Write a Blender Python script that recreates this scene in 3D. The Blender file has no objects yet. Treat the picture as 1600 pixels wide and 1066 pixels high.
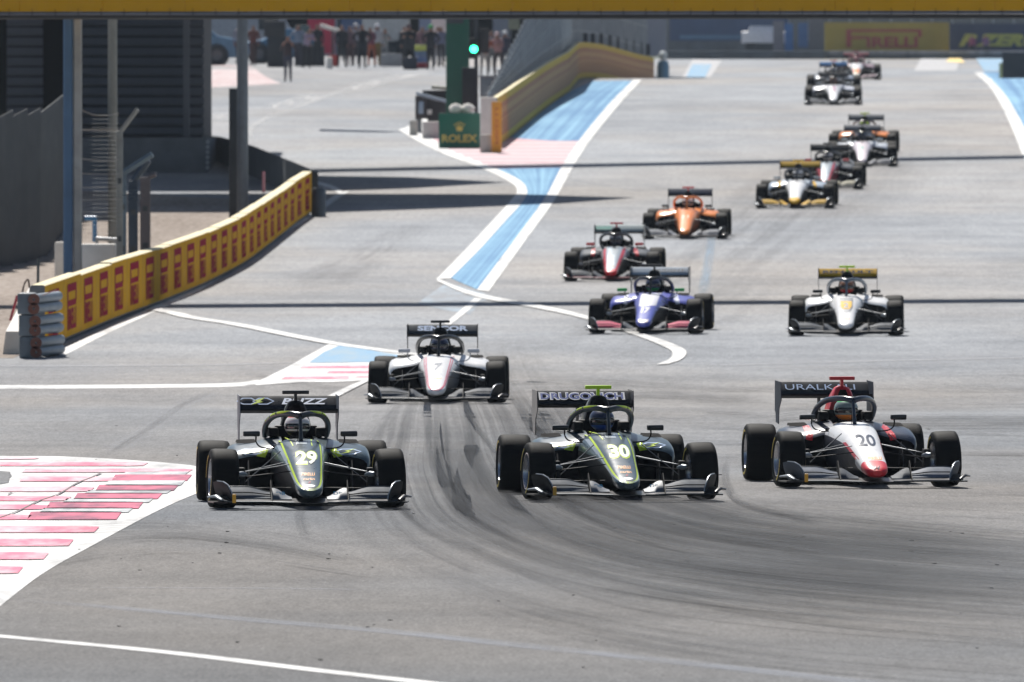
import bpy, bmesh, math, random
import numpy as np
from mathutils import Vector, Matrix
from mathutils.bvhtree import BVHTree
R = math.radians
random.seed(7)
scn = bpy.context.scene
col = scn.collection

# ---------------------------------------------------------------- camera, world, sun, exposure
EYE = 3.39                       # camera height above the near track
F = 22500.0                      # focal length in pixels of the 1600 px wide photograph
YH = 245.0                       # eye level row
cam_d = bpy.data.cameras.new('camera'); cam = bpy.data.objects.new('camera', cam_d); col.objects.link(cam)
cam_d.sensor_width = 36.0; cam_d.lens = F/1600*36
cam_d.clip_start = 1.0; cam_d.clip_end = 12000
cam.location = (0, 0, EYE)
cam.rotation_euler = (R(90)-math.atan((533-YH)/F), 0, 0)
cam_d.dof.use_dof = True; cam_d.dof.focus_distance = 143.0; cam_d.dof.aperture_fstop = 9.5
scn.camera = cam

SUN = Vector((-0.16, 0.80, 1.0)).normalized()       # towards the sun: behind the cars, high, a little left
world = bpy.data.worlds.new('World'); scn.world = world; world.use_nodes = True
wn = world.node_tree; wn.nodes.clear()
sky = wn.nodes.new('ShaderNodeTexSky'); sky.sky_type = 'NISHITA'; sky.sun_disc = False
sky.sun_elevation = math.asin(SUN.z); sky.sun_rotation = math.atan2(SUN.x, SUN.y)
sky.air_density = 1.0; sky.dust_density = 1.2; sky.ozone_density = 1.0; sky.altitude = 400
bg = wn.nodes.new('ShaderNodeBackground'); bg.inputs[1].default_value = 0.05
wo = wn.nodes.new('ShaderNodeOutputWorld')
wn.links.new(sky.outputs[0], bg.inputs[0]); wn.links.new(bg.outputs[0], wo.inputs[0])
sun_d = bpy.data.lights.new('sun', 'SUN'); sun_d.energy = 4.8; sun_d.angle = R(0.5); sun_d.color = (1.0, .955, .89)
sun = bpy.data.objects.new('sun', sun_d); col.objects.link(sun)
sun.rotation_euler = SUN.to_track_quat('Z', 'Y').to_euler(); sun.location = (-30, 200, 120)
scn.view_settings.view_transform = 'Standard'; scn.view_settings.look = 'None'
scn.view_settings.exposure = 0.45; scn.view_settings.gamma = 1.0
scn.view_settings.use_curve_mapping = False
scn.cycles.max_bounces = 6; scn.cycles.transparent_max_bounces = 12
scn.cycles.volume_bounces = 0
scn.cycles.use_denoising = True

# ---------------------------------------------------------------- terrain
def hermite(tab):
    xs = np.array([t[0] for t in tab], float); ys = np.array([t[1] for t in tab], float)
    h = np.diff(xs); d = np.diff(ys)/h
    m = np.zeros_like(xs); m[0] = d[0]; m[-1] = d[-1]
    for i in range(1, len(xs)-1):
        m[i] = 0 if d[i-1]*d[i] <= 0 else (h[i-1]+h[i])/(h[i-1]/d[i]+h[i]/d[i-1]) if True else 0
    def f(x):
        if x <= xs[0]: return float(ys[0])
        if x >= xs[-1]: return float(ys[-1])
        i = int(np.searchsorted(xs, x)-1); t = (x-xs[i])/h[i]
        return float((2*t**3-3*t*t+1)*ys[i]+(t**3-2*t*t+t)*h[i]*m[i]+(-2*t**3+3*t*t)*ys[i+1]+(t**3-t*t)*h[i]*m[i+1])
    return f
z_track = hermite([(-300,-.3),(0,-.05),(90,0),(150,0),(197,.03),(235,.46),(282,1.0),(318,1.6),(345,2.2),(378,3.02),(470,5.06),(520,5.95),(560,6.43),(578,6.50),(620,6.36),(650,6.42),(690,7.2),(800,8.82),(900,9.1),(1200,10.2),(3000,13.0),(9000,14.0)])
z_left = hermite([(500,5.6),(520,5.95),(560,6.5),(590,7.05),(640,7.75),(700,8.3),(800,9.1),(900,9.6),(1200,10.5),(3000,13.0),(9000,14.0)])
def sstep(a, b, x):
    t = min(1, max(0, (x-a)/(b-a))); return t*t*(3-2*t)
def gz(x, d):
    a = z_track(d)
    if d > 520:
        w = sstep(2.2, 0.8, x) if x > .8 else 1.0
        if x < 2.2: a = a*(1-w)+z_left(d)*w
    return a
def G(px, py, start=70, X=None):
    """the ground point seen at pixel (px, py) of the photograph"""
    g = lambda d: gz((px-800)/F*d, d)-(EYE-(py-YH)/F*d)
    a = start; ga = g(a)
    if ga > 0: return Vector(((px-800)/F*a, a, gz((px-800)/F*a, a)))
    while a < 1400:
        b = a+2.0; gb = g(b)
        if gb >= 0:
            for _ in range(22):
                m = (a+b)/2
                if g(m) >= 0: b = m
                else: a = m
            return Vector(((px-800)/F*b, b, gz((px-800)/F*b, b)))
        a = b
    return Vector(((px-800)/F*a, a, gz((px-800)/F*a, a)))
def at(px, D):                    # ground point at distance D in the direction of column px
    x = (px-800)/F*D
    return Vector((x, D, gz(x, D)))
def zy(py, D): return EYE-(py-YH)/F*D           # height of row py at distance D
def mpp(D): return D/F                          # metres per photo pixel

# ---------------------------------------------------------------- helpers
def tag(o, label=None, cat=None, group=None, kind=None):
    if label: o['label'] = label
    if cat: o['category'] = cat
    if group: o['group'] = group
    if kind: o['kind'] = kind
    return o
def empty(name, loc=(0,0,0), rz=0, parent=None):
    o = bpy.data.objects.new(name, None); col.objects.link(o)
    o.location = loc; o.rotation_euler = (0, 0, rz); o.empty_display_size = .3
    if parent: o.parent = parent
    return o

class MB:
    def __init__(s): s.v = []; s.f = []; s.m = []; s.uv = None
    def add(s, v, f, mi=0):
        k = len(s.v); s.v += [tuple(p) for p in v]; s.f += [tuple(i+k for i in q) for q in f]
        s.m += ([mi]*len(f) if isinstance(mi, int) else list(mi)); return s
    def box(s, c, d, mi=0, rot=None):
        v = [Vector((sx*d[0]/2, sy*d[1]/2, sz*d[2]/2)) for sx in (-1,1) for sy in (-1,1) for sz in (-1,1)]
        if rot is not None: v = [rot @ p for p in v]
        v = [p+Vector(c) for p in v]
        return s.add(v, [(0,1,3,2),(4,6,7,5),(0,4,5,1),(2,3,7,6),(0,2,6,4),(1,5,7,3)], mi)
    def tube(s, path, r, n=8, mi=0, sq=1.0, caps=True):
        P = [Vector(p) for p in path]; k = len(P)
        rs = r if isinstance(r, (list, tuple)) else [r]*k
        V = []; up = Vector((0, 0, 1))
        for i, p in enumerate(P):
            t = (P[min(i+1, k-1)]-P[max(i-1, 0)]).normalized()
            u = up if abs(t.z) < .95 else Vector((0, 1, 0))
            a = t.cross(u).normalized(); b = a.cross(t).normalized()
            for j in range(n):
                an = 2*math.pi*j/n
                V.append(p+a*math.cos(an)*rs[i]+b*math.sin(an)*rs[i]*sq)
        Fc = [(i*n+j, i*n+(j+1) % n, (i+1)*n+(j+1) % n, (i+1)*n+j) for i in range(k-1) for j in range(n)]
        if caps: Fc += [tuple(range(n-1, -1, -1)), tuple((k-1)*n+j for j in range(n))]
        return s.add(V, Fc, mi)
    def lathe(s, prof, n=32, mi=0, axis='x', c=(0,0,0), close=True):
        """prof: (offset along axis, radius)"""
        V = []; k = len(prof)
        for (h, r) in prof:
            for j in range(n):
                a = 2*math.pi*j/n
                q = (h, r*math.cos(a), r*math.sin(a)) if axis == 'x' else ((r*math.cos(a), r*math.sin(a), h) if axis == 'z' else (r*math.cos(a), h, r*math.sin(a)))
                V.append((q[0]+c[0], q[1]+c[1], q[2]+c[2]))
        mm = []
        Fc = []
        rng = range(k) if close else range(k-1)
        for i in rng:
            for j in range(n):
                Fc.append((i*n+j, i*n+(j+1) % n, ((i+1) % k)*n+(j+1) % n, ((i+1) % k)*n+j))
                mm.append(mi if isinstance(mi, int) else mi[i])
        return s.add(V, Fc, mm)
    def loft(s, rings, mi=0, caps=(True, True), mfun=None):
        n = len(rings[0]); V = [p for r in rings for p in r]
        Fc = []; mm = []
        for i in range(len(rings)-1):
            for j in range(n):
                Fc.append((i*n+j, i*n+(j+1) % n, (i+1)*n+(j+1) % n, (i+1)*n+j))
                mm.append(mfun(i, j) if mfun else mi)
        if caps[0]: Fc.append(tuple(range(n-1, -1, -1))); mm.append(mfun(0, -1) if mfun else mi)
        if caps[1]: Fc.append(tuple((len(rings)-1)*n+j for j in range(n))); mm.append(mfun(len(rings)-1, -1) if mfun else mi)
        return s.add(V, Fc, mm)
    def prism(s, poly, a, b, axis='x', mi=0):
        """extrude a 2D polygon between a and b along an axis"""
        def q(p, h): return {'x': (h, p[0], p[1]), 'y': (p[0], h, p[1]), 'z': (p[0], p[1], h)}[axis]
        n = len(poly); V = [q(p, a) for p in poly]+[q(p, b) for p in poly]
        Fc = [(i, (i+1) % n, n+(i+1) % n, n+i) for i in range(n)]+[tuple(range(n-1, -1, -1)), tuple(n+i for i in range(n))]
        return s.add(V, Fc, mi)
    def mesh(s, name, mats, smooth=None, bevel=0):
        me = bpy.data.meshes.new(name); me.from_pydata(s.v, [], s.f)
        for m in mats: me.materials.append(m)
        me.polygons.foreach_set('material_index', s.m)
        bm = bmesh.new(); bm.from_mesh(me)
        bmesh.ops.recalc_face_normals(bm, faces=bm.faces)
        if bevel: bmesh.ops.bevel(bm, geom=bm.edges[:], offset=bevel, segments=2, affect='EDGES', profile=.6)
        bm.to_mesh(me); bm.free()
        if smooth: me.polygons.foreach_set('use_smooth', [True]*len(me.polygons)); me.set_sharp_from_angle(angle=R(smooth))
        return me
    def build(s, name, mats, parent=None, smooth=None, bevel=0, loc=None, rot=None):
        if not isinstance(mats, (list, tuple)): mats = [mats]
        o = bpy.data.objects.new(name, s.mesh(name, mats, smooth, bevel)); col.objects.link(o)
        if parent: o.parent = parent
        if loc is not None: o.location = loc
        if rot is not None: o.rotation_euler = rot
        return o

_txt = {}
def text_mesh(s, bold=0.0, shear=0.0, fill_w=None, fill_h=None):
    """text as a flat triangulated mesh, returns (verts2d, faces) scaled into fill_w x fill_h, centred"""
    k = (s, bold, shear)
    if k not in _txt:
        cu = bpy.data.curves.new('text', 'FONT'); cu.body = s; cu.offset = bold; cu.resolution_u = 3
        o = bpy.data.objects.new('text', cu); col.objects.link(o)
        me = bpy.data.meshes.new_from_object(o.evaluated_get(bpy.context.evaluated_depsgraph_get()))
        bpy.data.objects.remove(o)
        bm = bmesh.new(); bm.from_mesh(me); bmesh.ops.remove_doubles(bm, verts=bm.verts, dist=1e-4); bmesh.ops.triangulate(bm, faces=bm.faces)
        _txt[k] = ([(v.co.x+shear*v.co.y, v.co.y) for v in bm.verts], [tuple(v.index for v in f.verts) for f in bm.faces]); bm.free()
        bpy.data.meshes.remove(me)
    V, Fc = _txt[k]
    xs = [v[0] for v in V]; ys = [v[1] for v in V]
    x0, x1, y0, y1 = min(xs), max(xs), min(ys), max(ys)
    sx = fill_w/(x1-x0) if fill_w else 1; sy = fill_h/(y1-y0) if fill_h else sx
    if not fill_w: sx = sy
    return [((x-(x0+x1)/2)*sx, (y-(y0+y1)/2)*sy) for x, y in V], Fc
def ring2(poly, t):               # outline of a polygon as quads, t = thickness inwards
    c = (sum(p[0] for p in poly)/len(poly), sum(p[1] for p in poly)/len(poly)); n = len(poly)
    inn = []
    for p in poly:
        d = math.hypot(p[0]-c[0], p[1]-c[1]); k = max(0, (d-t)/d); inn.append((c[0]+(p[0]-c[0])*k, c[1]+(p[1]-c[1])*k))
    return poly+inn, [(i, (i+1) % n, n+(i+1) % n, n+i) for i in range(n)]
def line2(pts, w):                # a ribbon of width w along 2D points
    V = []; n = len(pts)
    for i, p in enumerate(pts):
        a = pts[max(0, i-1)]; b = pts[min(n-1, i+1)]
        d = (b[0]-a[0], b[1]-a[1]); l = math.hypot(*d) or 1
        nx, ny = -d[1]/l*w/2, d[0]/l*w/2
        V += [(p[0]+nx, p[1]+ny), (p[0]-nx, p[1]-ny)]
    return V, [(2*i, 2*i+1, 2*i+3, 2*i+2) for i in range(n-1)]

# ---------------------------------------------------------------- materials
def nt(m):
    m.use_nodes = True; t = m.node_tree; t.nodes.clear()
    o = t.nodes.new('ShaderNodeOutputMaterial'); p = t.nodes.new('ShaderNodeBsdfPrincipled'); t.links.new(p.outputs[0], o.inputs[0])
    return t, p, o
def mixc(t, fac, a, b, mode='MIX'):
    n = t.nodes.new('ShaderNodeMix'); n.data_type = 'RGBA'; n.blend_type = mode
    for k, v in ((0, fac), (6, a), (7, b)):
        if hasattr(v, 'is_linked') or isinstance(v, bpy.types.NodeSocket): t.links.new(v, n.inputs[k])
        elif k == 0: n.inputs[0].default_value = v
        else: n.inputs[k].default_value = (*v[:3], 1)
    return n.outputs[2]
def noise(t, scale, detail=4, vec=None, rough=.55, dims='3D'):
    n = t.nodes.new('ShaderNodeTexNoise'); n.inputs['Scale'].default_value = scale; n.inputs['Detail'].default_value = detail
    n.inputs['Roughness'].default_value = rough
    if vec is not None: t.links.new(vec, n.inputs['Vector'])
    return n.outputs['Fac']
def ramp(t, fac, pts):
    n = t.nodes.new('ShaderNodeValToRGB'); t.links.new(fac, n.inputs[0])
    e = n.color_ramp.elements
    while len(e) < len(pts): e.new(.5)
    for i, (p, c) in enumerate(pts):
        e[i].position = p; e[i].color = (c, c, c, 1) if isinstance(c, (int, float)) else (*c, 1)
    return n.outputs[0]
def coords(t, scale=(1,1,1), kind='Object', loc=(0,0,0)):
    c = t.nodes.new('ShaderNodeTexCoord'); m = t.nodes.new('ShaderNodeMapping'); m.inputs['Scale'].default_value = scale; m.inputs['Location'].default_value = loc
    t.links.new(c.outputs[kind], m.inputs[0]); return m.outputs[0]
def math_(t, op, a, b=None, c=None):
    n = t.nodes.new('ShaderNodeMath'); n.operation = op
    for i, v in enumerate((a, b, c)):
        if v is None: continue
        if isinstance(v, bpy.types.NodeSocket): t.links.new(v, n.inputs[i])
        else: n.inputs[i].default_value = v
    return n.outputs[0]
_mats = {}
def M(name, c=(.5,.5,.5), rough=.5, metal=0, var=.12, scale=6, coat=0, bump=0, spec=.5, emit=None):
    if name in _mats: return _mats[name]
    m = bpy.data.materials.new(name); t, p, o = nt(m); _mats[name] = m
    v = coords(t)
    f = noise(t, scale, 5, v)
    lo = tuple(x*(1-var) for x in c); hi = tuple(min(1, x*(1+var)) for x in c)
    t.links.new(mixc(t, ramp(t, f, [(.3, 0.), (.7, 1.)]), lo, hi), p.inputs['Base Color'])
    r = math_(t, 'MULTIPLY_ADD', noise(t, scale*2.3, 3, v), .16, rough-.08); t.links.new(r, p.inputs['Roughness'])
    p.inputs['Metallic'].default_value = metal; p.inputs['Coat Weight'].default_value = coat; p.inputs['Coat Roughness'].default_value = .08
    p.inputs['Specular IOR Level'].default_value = spec
    if bump:
        b = t.nodes.new('ShaderNodeBump'); b.inputs['Strength'].default_value = bump; b.inputs['Distance'].default_value = .01
        t.links.new(noise(t, scale*6, 5, v), b.inputs['Height']); t.links.new(b.outputs[0], p.inputs['Normal'])
    if emit:
        p.inputs['Emission Color'].default_value = (*emit[0], 1); p.inputs['Emission Strength'].default_value = emit[1]
    return m
def asphalt_mat():
    m = bpy.data.materials.new('asphalt'); t, p, o = nt(m)
    v = coords(t)
    big = noise(t, .045, 4, coords(t, (1, .35, 1)))
    mid = noise(t, .5, 6, coords(t, (1, .22, 1)), .6)
    streak = noise(t, .55, 5, coords(t, (.22, .5, 1), loc=(3, 9, 0)), .62)
    fine = noise(t, 38, 3, coords(t, (1, .10, 1)), .7)
    k = math_(t, 'ADD', math_(t, 'MULTIPLY', big, .30), math_(t, 'ADD', math_(t, 'MULTIPLY', mid, .22), math_(t, 'ADD', math_(t, 'MULTIPLY', streak, .22), math_(t, 'MULTIPLY', fine, .34))))
    c = mixc(t, ramp(t, k, [(.45, 0.), (.62, 1.)]), ASPH_LO, ASPH_HI)
    warm = mixc(t, ramp(t, noise(t, .09, 3, coords(t, (1, .4, 1), loc=(40, 3, 2))), [(.4, 0.), (.65, 1.)]), (.955, 1.0, 1.05), (1.045, 1.0, .95))
    c = mixc(t, 1.0, c, warm, 'MULTIPLY')
    gr_ = math_(t, 'ADD', math_(t, 'MULTIPLY', noise(t, 34, 3, coords(t, (1, .12, 1), loc=(5, 5, 0)), .75), .6), math_(t, 'MULTIPLY', noise(t, 9, 3, coords(t, (1, .10, 1)), .7), .4))
    c = mixc(t, 1.0, c, ramp(t, gr_, [(.32, .78), (.68, 1.36)]), 'MULTIPLY')
    # paler with distance: haze and grazing sheen painted into the colour
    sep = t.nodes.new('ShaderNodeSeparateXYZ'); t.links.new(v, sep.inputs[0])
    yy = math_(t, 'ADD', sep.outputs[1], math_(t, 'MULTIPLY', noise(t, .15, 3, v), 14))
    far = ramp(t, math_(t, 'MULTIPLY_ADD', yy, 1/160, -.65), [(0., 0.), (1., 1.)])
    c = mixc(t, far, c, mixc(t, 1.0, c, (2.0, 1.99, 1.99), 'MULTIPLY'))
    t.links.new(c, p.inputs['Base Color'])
    p.inputs['Roughness'].default_value = .9; p.inputs['Specular IOR Level'].default_value = .08
    b = t.nodes.new('ShaderNodeBump'); b.inputs['Strength'].default_value = .35; b.inputs['Distance'].default_value = .01
    t.links.new(noise(t, 60, 4, v), b.inputs['Height']); t.links.new(b.outputs[0], p.inputs['Normal'])
    return m
ASPH_LO = (.108, .110, .114); ASPH_HI = (.178, .178, .179)
def paint_mat(name, c, wear=.25, dirt=(.16,.16,.17), wl=.56, along=0):
    """worn road paint"""
    m = bpy.data.materials.new(name); t, p, o = nt(m)
    a = noise(t, 2.2, 6, coords(t, (1, .12, 1)), .65) if not along else noise(t, 1.0, 5, coords(t, (along, along*.12, 1), 'UV'), .6)
    bgn = noise(t, .25, 3, coords(t, (1, .2, 1), loc=(7, 1, 0)))
    k = math_(t, 'ADD', math_(t, 'MULTIPLY', a, .7), math_(t, 'MULTIPLY', bgn, .3))
    f = math_(t, 'MULTIPLY', ramp(t, k, [(wl-.06, 0.), (wl+.14, 1.)]), wear*2)
    f = math_(t, 'MINIMUM', f, .95)
    t.links.new(mixc(t, f, c, dirt), p.inputs['Base Color']); p.inputs['Roughness'].default_value = .75; p.inputs['Specular IOR Level'].default_value = .15
    return m
def rubber_mat(name, amount=.8, su=40, thr=.5, colr=(.035,.037,.041), sv=.6, sharp=.11, vin=.18):
    """tyre rubber laid on the road: streaks that follow the strip (u across, v along)"""
    m = bpy.data.materials.new(name); m.use_nodes = True; t = m.node_tree; t.nodes.clear()
    o = t.nodes.new('ShaderNodeOutputMaterial'); p = t.nodes.new('ShaderNodeBsdfPrincipled'); tr = t.nodes.new('ShaderNodeBsdfTransparent'); mx = t.nodes.new('ShaderNodeMixShader')
    p.inputs['Base Color'].default_value = (*colr, 1); p.inputs['Roughness'].default_value = .55; p.inputs['Specular IOR Level'].default_value = .06
    uv = coords(t, (su, sv*6, 1), 'UV'); uv2 = coords(t, (su*.28, sv*2.5, 1), 'UV', (4, 2, 0)); uv3 = coords(t, (su*3, sv*9, 1), 'UV', (1, 7, 0))
    k = math_(t, 'ADD', math_(t, 'MULTIPLY', noise(t, 1, 4, uv), .42), math_(t, 'ADD', math_(t, 'MULTIPLY', noise(t, 1, 4, uv2), .38), math_(t, 'MULTIPLY', noise(t, 1, 2, uv3), .2)))
    k = ramp(t, k, [(thr-sharp*.45, 0.), (thr+sharp, 1.)])
    c = t.nodes.new('ShaderNodeTexCoord'); s = t.nodes.new('ShaderNodeSeparateXYZ'); t.links.new(c.outputs['UV'], s.inputs[0])
    e = math_(t, 'MULTIPLY', ramp(t, s.outputs[0], [(0., 0.), (.34, 1.), (.52, 1.), (1., 0.)]), ramp(t, s.outputs[1], [(0., 0.), (vin, 1.), (.88, 1.), (1., 0.)]))
    wob = ramp(t, noise(t, 1, 3, coords(t, (3, 3, 1), 'UV', (9, 9, 0))), [(.25, .25), (.7, 1.)])
    base = math_(t, 'MULTIPLY_ADD', k, .88, .12)
    a = math_(t, 'MULTIPLY', math_(t, 'MULTIPLY', base, e), math_(t, 'MULTIPLY', wob, amount))
    t.links.new(a, mx.inputs[0]); t.links.new(tr.outputs[0], mx.inputs[1]); t.links.new(p.outputs[0], mx.inputs[2]); t.links.new(mx.outputs[0], o.inputs[0])
    return m

# ---------------------------------------------------------------- sheets that lie on the ground
def smooth_poly(pts, n):
    """resample a polyline (Catmull-Rom) to n+1 points"""
    P = [np.array(p, float) for p in pts]
    if len(P) == 2: return [P[0]+(P[1]-P[0])*i/n for i in range(n+1)]
    Q = [2*P[0]-P[1]]+P+[2*P[-1]-P[-2]]; out = []
    k = len(P)-1
    for i in range(n+1):
        u = i/n*k; j = min(int(u), k-1); t = u-j
        a, b, c, d = Q[j:j+4]
        out.append(.5*((2*b)+(c-a)*t+(2*a-5*b+4*c-d)*t*t+(3*b-a-3*c+d)*t**3))
    return out
def densify(pts, n):
    """resample a polyline evenly by index, keeping its corners"""
    P = [np.array(p, float) for p in pts]; k = len(P)-1; out = []
    for i in range(n+1):
        u = i/n*k; j = min(int(u), k-1); out.append(P[j]+(P[j+1]-P[j])*(u-j))
    return out
def ribbon(mb, A, B, n=24, m=1, lift=1, start=70, curve=True, mi=0):
    """strip on the ground between two edges given as photo pixels, laid 4 mm x lift above it"""
    f = smooth_poly if curve else densify
    a = [G(p[0], p[1], start) for p in f(A, n)]; b = [G(p[0], p[1], start) for p in f(B, n)]
    # subdivide long steps so that the strip follows the ground
    V = []; UV = []
    ts = []
    for i in range(n):
        L = max((a[i+1]-a[i]).length, (b[i+1]-b[i]).length); k = max(1, int(L/3))
        ts += [i+j/k for j in range(k)]
    ts.append(n)
    for u in ts:
        i = min(int(u), n-1); t = u-i
        pa = a[i].lerp(a[i+1], t); pb = b[i].lerp(b[i+1], t)
        for j in range(m+1):
            q = pa.lerp(pb, j/m); V.append((q.x, q.y, gz(q.x, q.y)+.004*lift)); UV.append((j/m, u/n))
    k = m+1; Fc = [(i*k+j, i*k+j+1, (i+1)*k+j+1, (i+1)*k+j) for i in range(len(ts)-1) for j in range(m)]
    if mb.uv is None: mb.uv = []
    mb.uv += UV; mb.add(V, Fc, mi)
def stroke(mb, pts, w, n=24, lift=1, start=70, curve=True, mi=0):
    """painted line w metres wide along a path given as photo pixels"""
    f = smooth_poly if curve else densify
    P = [G(p[0], p[1], start) for p in f(pts, n)]
    V = []; UV = []
    Q = []
    for i in range(len(P)-1):
        k = max(1, int((P[i+1]-P[i]).length/3))
        Q += [P[i].lerp(P[i+1], j/k) for j in range(k)]
    Q.append(P[-1])
    for i, p in enumerate(Q):
        t = Q[min(i+1, len(Q)-1)]-Q[max(i-1, 0)]; t.z = 0; t.normalize(); nn = Vector((-t.y, t.x, 0))
        for s in (-.5, .5):
            q = p+nn*w*s; V.append((q.x, q.y, gz(q.x, q.y)+.004*lift)); UV.append((s+.5, i/len(Q)))
    if mb.uv is None: mb.uv = []
    mb.uv += UV; mb.add(V, [(2*i, 2*i+1, 2*i+3, 2*i+2) for i in range(len(Q)-1)], mi)
def sheet(mb, name, mats, kind='structure'):
    if not isinstance(mats, (list, tuple)): mats = [mats]
    me = bpy.data.meshes.new(name); me.from_pydata(mb.v, [], mb.f)
    for m in mats: me.materials.append(m)
    me.polygons.foreach_set('material_index', mb.m)
    for p in me.polygons:
        if p.normal.z < 0: p.flip()
    if mb.uv:
        ul = me.uv_layers.new(name='UVMap')
        for l in me.loops: ul.data[l.index].uv = mb.uv[l.vertex_index]
    o = bpy.data.objects.new(name, me); col.objects.link(o); o['kind'] = kind
    return o

# ---------------------------------------------------------------- shared materials
carbon = M('carbon', (.004,.0045,.006), .6, 0, .3, 30, spec=.2)
carbon_gloss = M('gloss_carbon', (.006,.007,.010), .35, 0, .2, 20, coat=.15, spec=.35)
matte_black = M('intake_black', (.004,.004,.005), .85, spec=.1)
def tyre_mat():
    m = bpy.data.materials.new('tyre_rubber'); t, p, o = nt(m); v = coords(t, (3, 26, 26))
    f = noise(t, 1.6, 5, v)
    t.links.new(mixc(t, ramp(t, f, [(.35, 0.), (.7, 1.)]), (.002,.0024,.003), (.0065,.0065,.0065)), p.inputs['Base Color'])
    p.inputs['Roughness'].default_value = .7; p.inputs['Specular IOR Level'].default_value = .12
    return m
tyre_m = tyre_mat()
rim_m = M('rim_metal', (.10,.10,.11), .35, .8)
rim_lip = M('rim_lip', (.5,.5,.52), .25, .9)
tyre_yellow = M('tyre_yellow', (.62,.45,.05), .6)
duct_m = M('duct_silver', (.22,.25,.28), .35, .3)
rod_m = M('suspension_metal', (.08,.09,.10), .4, .4)
orange_txt = M('orange_print', (.85,.36,.07), .5)
amber = M('amber_sensor', (.75,.38,.03), .4)


# ================================================================ THE GROUND
mat_asphalt = asphalt_mat()
xs = [-3000,-1200,-500,-200,-100,-60,-40]+[-30+1.0*i for i in range(61)]+[40,60,100,200,500,1200,3000]
ys = [-400,-100,0,40]+[60+2.0*i for i in range(330)]+[725,750,780,820,860,900,1000,1200,1600,2400,4000,8000]
gv = [(x, y, gz(x, y)) for y in ys for x in xs]; nx = len(xs)
gf = [(j*nx+i, j*nx+i+1, (j+1)*nx+i+1, (j+1)*nx+i) for j in range(len(ys)-1) for i in range(nx-1)]
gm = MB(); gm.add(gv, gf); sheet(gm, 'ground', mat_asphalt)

def gravel_mat():
    m = bpy.data.materials.new('gravel'); t, p, o = nt(m); v = coords(t)
    a = noise(t, .35, 5, coords(t, (1, .2, 1))); b = noise(t, 9, 4, coords(t, (1, .12, 1)), .7)
    k = math_(t, 'ADD', math_(t, 'MULTIPLY', a, .45), math_(t, 'MULTIPLY', b, .55))
    t.links.new(mixc(t, ramp(t, k, [(.36, 0.), (.66, 1.)]), (.20, .165, .14), (.40, .35, .31)), p.inputs['Base Color'])
    p.inputs['Roughness'].default_value = .95; p.inputs['Specular IOR Level'].default_value = .1
    bp = t.nodes.new('ShaderNodeBump'); bp.inputs['Strength'].default_value = .8; bp.inputs['Distance'].default_value = .03
    t.links.new(noise(t, 25, 3, v), bp.inputs['Height']); t.links.new(bp.outputs[0], p.inputs['Normal'])
    return m
white = paint_mat('white_road_paint', (.68, .68, .67), .36)
far_white = paint_mat('far_pale_paint', (.42, .42, .43), .4, (.34,.34,.34))
white_old = paint_mat('old_white_road_paint', (.62, .62, .62), .8, (.17,.17,.17), .50)
pink = paint_mat('faded_red_road_paint', (.68, .17, .26), .5, (.72, .60, .62), .50)
pinkworn = paint_mat('rubbed_red_road_paint', (.58, .14, .22), .7, (.22, .08, .13), .50)
greyworn = paint_mat('rubbered_white_paint', (.62, .65, .66), .7, (.26, .27, .29), .48)
palepink = paint_mat('pale_pink_road_paint', (.56, .36, .39), .3, (.54,.48,.48))
blue = paint_mat('blue_road_paint', (.21,.41,.57), .62, (.07,.20,.38), .46, along=9)
blue_pale = paint_mat('pale_blue_road_paint', (.20, .36, .52), .6, (.28, .38, .46), .5)
faint = paint_mat('scrubbed_line_paint', (.27, .29, .33), .6, (.17, .17, .17), .46)
oldgrey = rubber_mat('scrubbed_band', .40, 5, .42, (.40, .41, .43), 2.0)
faded = rubber_mat('faded_line', .60, 3, .40, (.36, .39, .45), 3.0)
faded2 = rubber_mat('faded_thin_line', .8, 2, .38, (.42, .43, .45), 3.0)

def sh(name, mat, *strips, **kw):
    mb = MB()
    for s in strips:
        if s[0] == 'S': stroke(mb, s[1], s[2], **(s[3] if len(s) > 3 else {}))
        else: ribbon(mb, s[0], s[1], **(s[2] if len(s) > 2 else {}))
    return sheet(mb, name, mat)

# gravel trap behind the left wall, with its own edge
sh('gravel_bed', gravel_mat(),
   ([(-500,560),(-500,500),(-500,430),(-500,360),(-500,300),(-500,262)], [(20,560),(85,533),(235,470),(310,438),(425,375),(480,318)], dict(n=30, m=10, lift=1)))

# --- near left run-off: white field with faded red stripes
C = dict(curve=False)
sh('painted_runoff', white,
   ([(-420,705),(-200,708),(0,713),(100,714),(210,720),(305,729),(330,742)], [(-420,1260),(-200,1110),(0,948),(70,895),(150,850),(250,797),(330,762)], dict(n=42, m=30)))
sh('runoff_asphalt_island', mat_asphalt, ([(-420,722),(-150,728),(0,737),(14,740),(18,744)], [(-420,788),(-150,776),(0,758),(10,752),(18,746)], dict(n=16, m=4, lift=2)))
st = MB()
def stripe(x0, x1, y0, y1, mi, taper=0, lift=3):
    k = (y1-y0); y0 -= k*.14; y1 += k*.14
    ribbon(st, [(x0-8,y0+.5),(x0+10,y0),(x1-30,y0),(x1,y0+taper)], [(x0-14,y1),(x0+6,y1),(x1-34,y1),(x1-8,y1-taper*.5)], n=12, m=2, lift=lift, curve=False, mi=mi)
for (a_, b_, c_, d_, w_) in [(-420,62,716,719,0),(-420,232,724,729,0),(48,302,734.5,739,0),(44,182,747,753,0),(12,148,763,769,0),(-420,112,777.5,783.5,0),(-420,78,791,797,0),
        (-420,50,806.5,813,0),(-420,155,825,833,0),(-420,115,845,854,0),(-420,76,866,875,0),(-420,36,888,897,0),(-420,0,911,921,0),(-420,-40,938,949,0)]:
    stripe(a_, b_, c_, d_, w_, 1.2)
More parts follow.
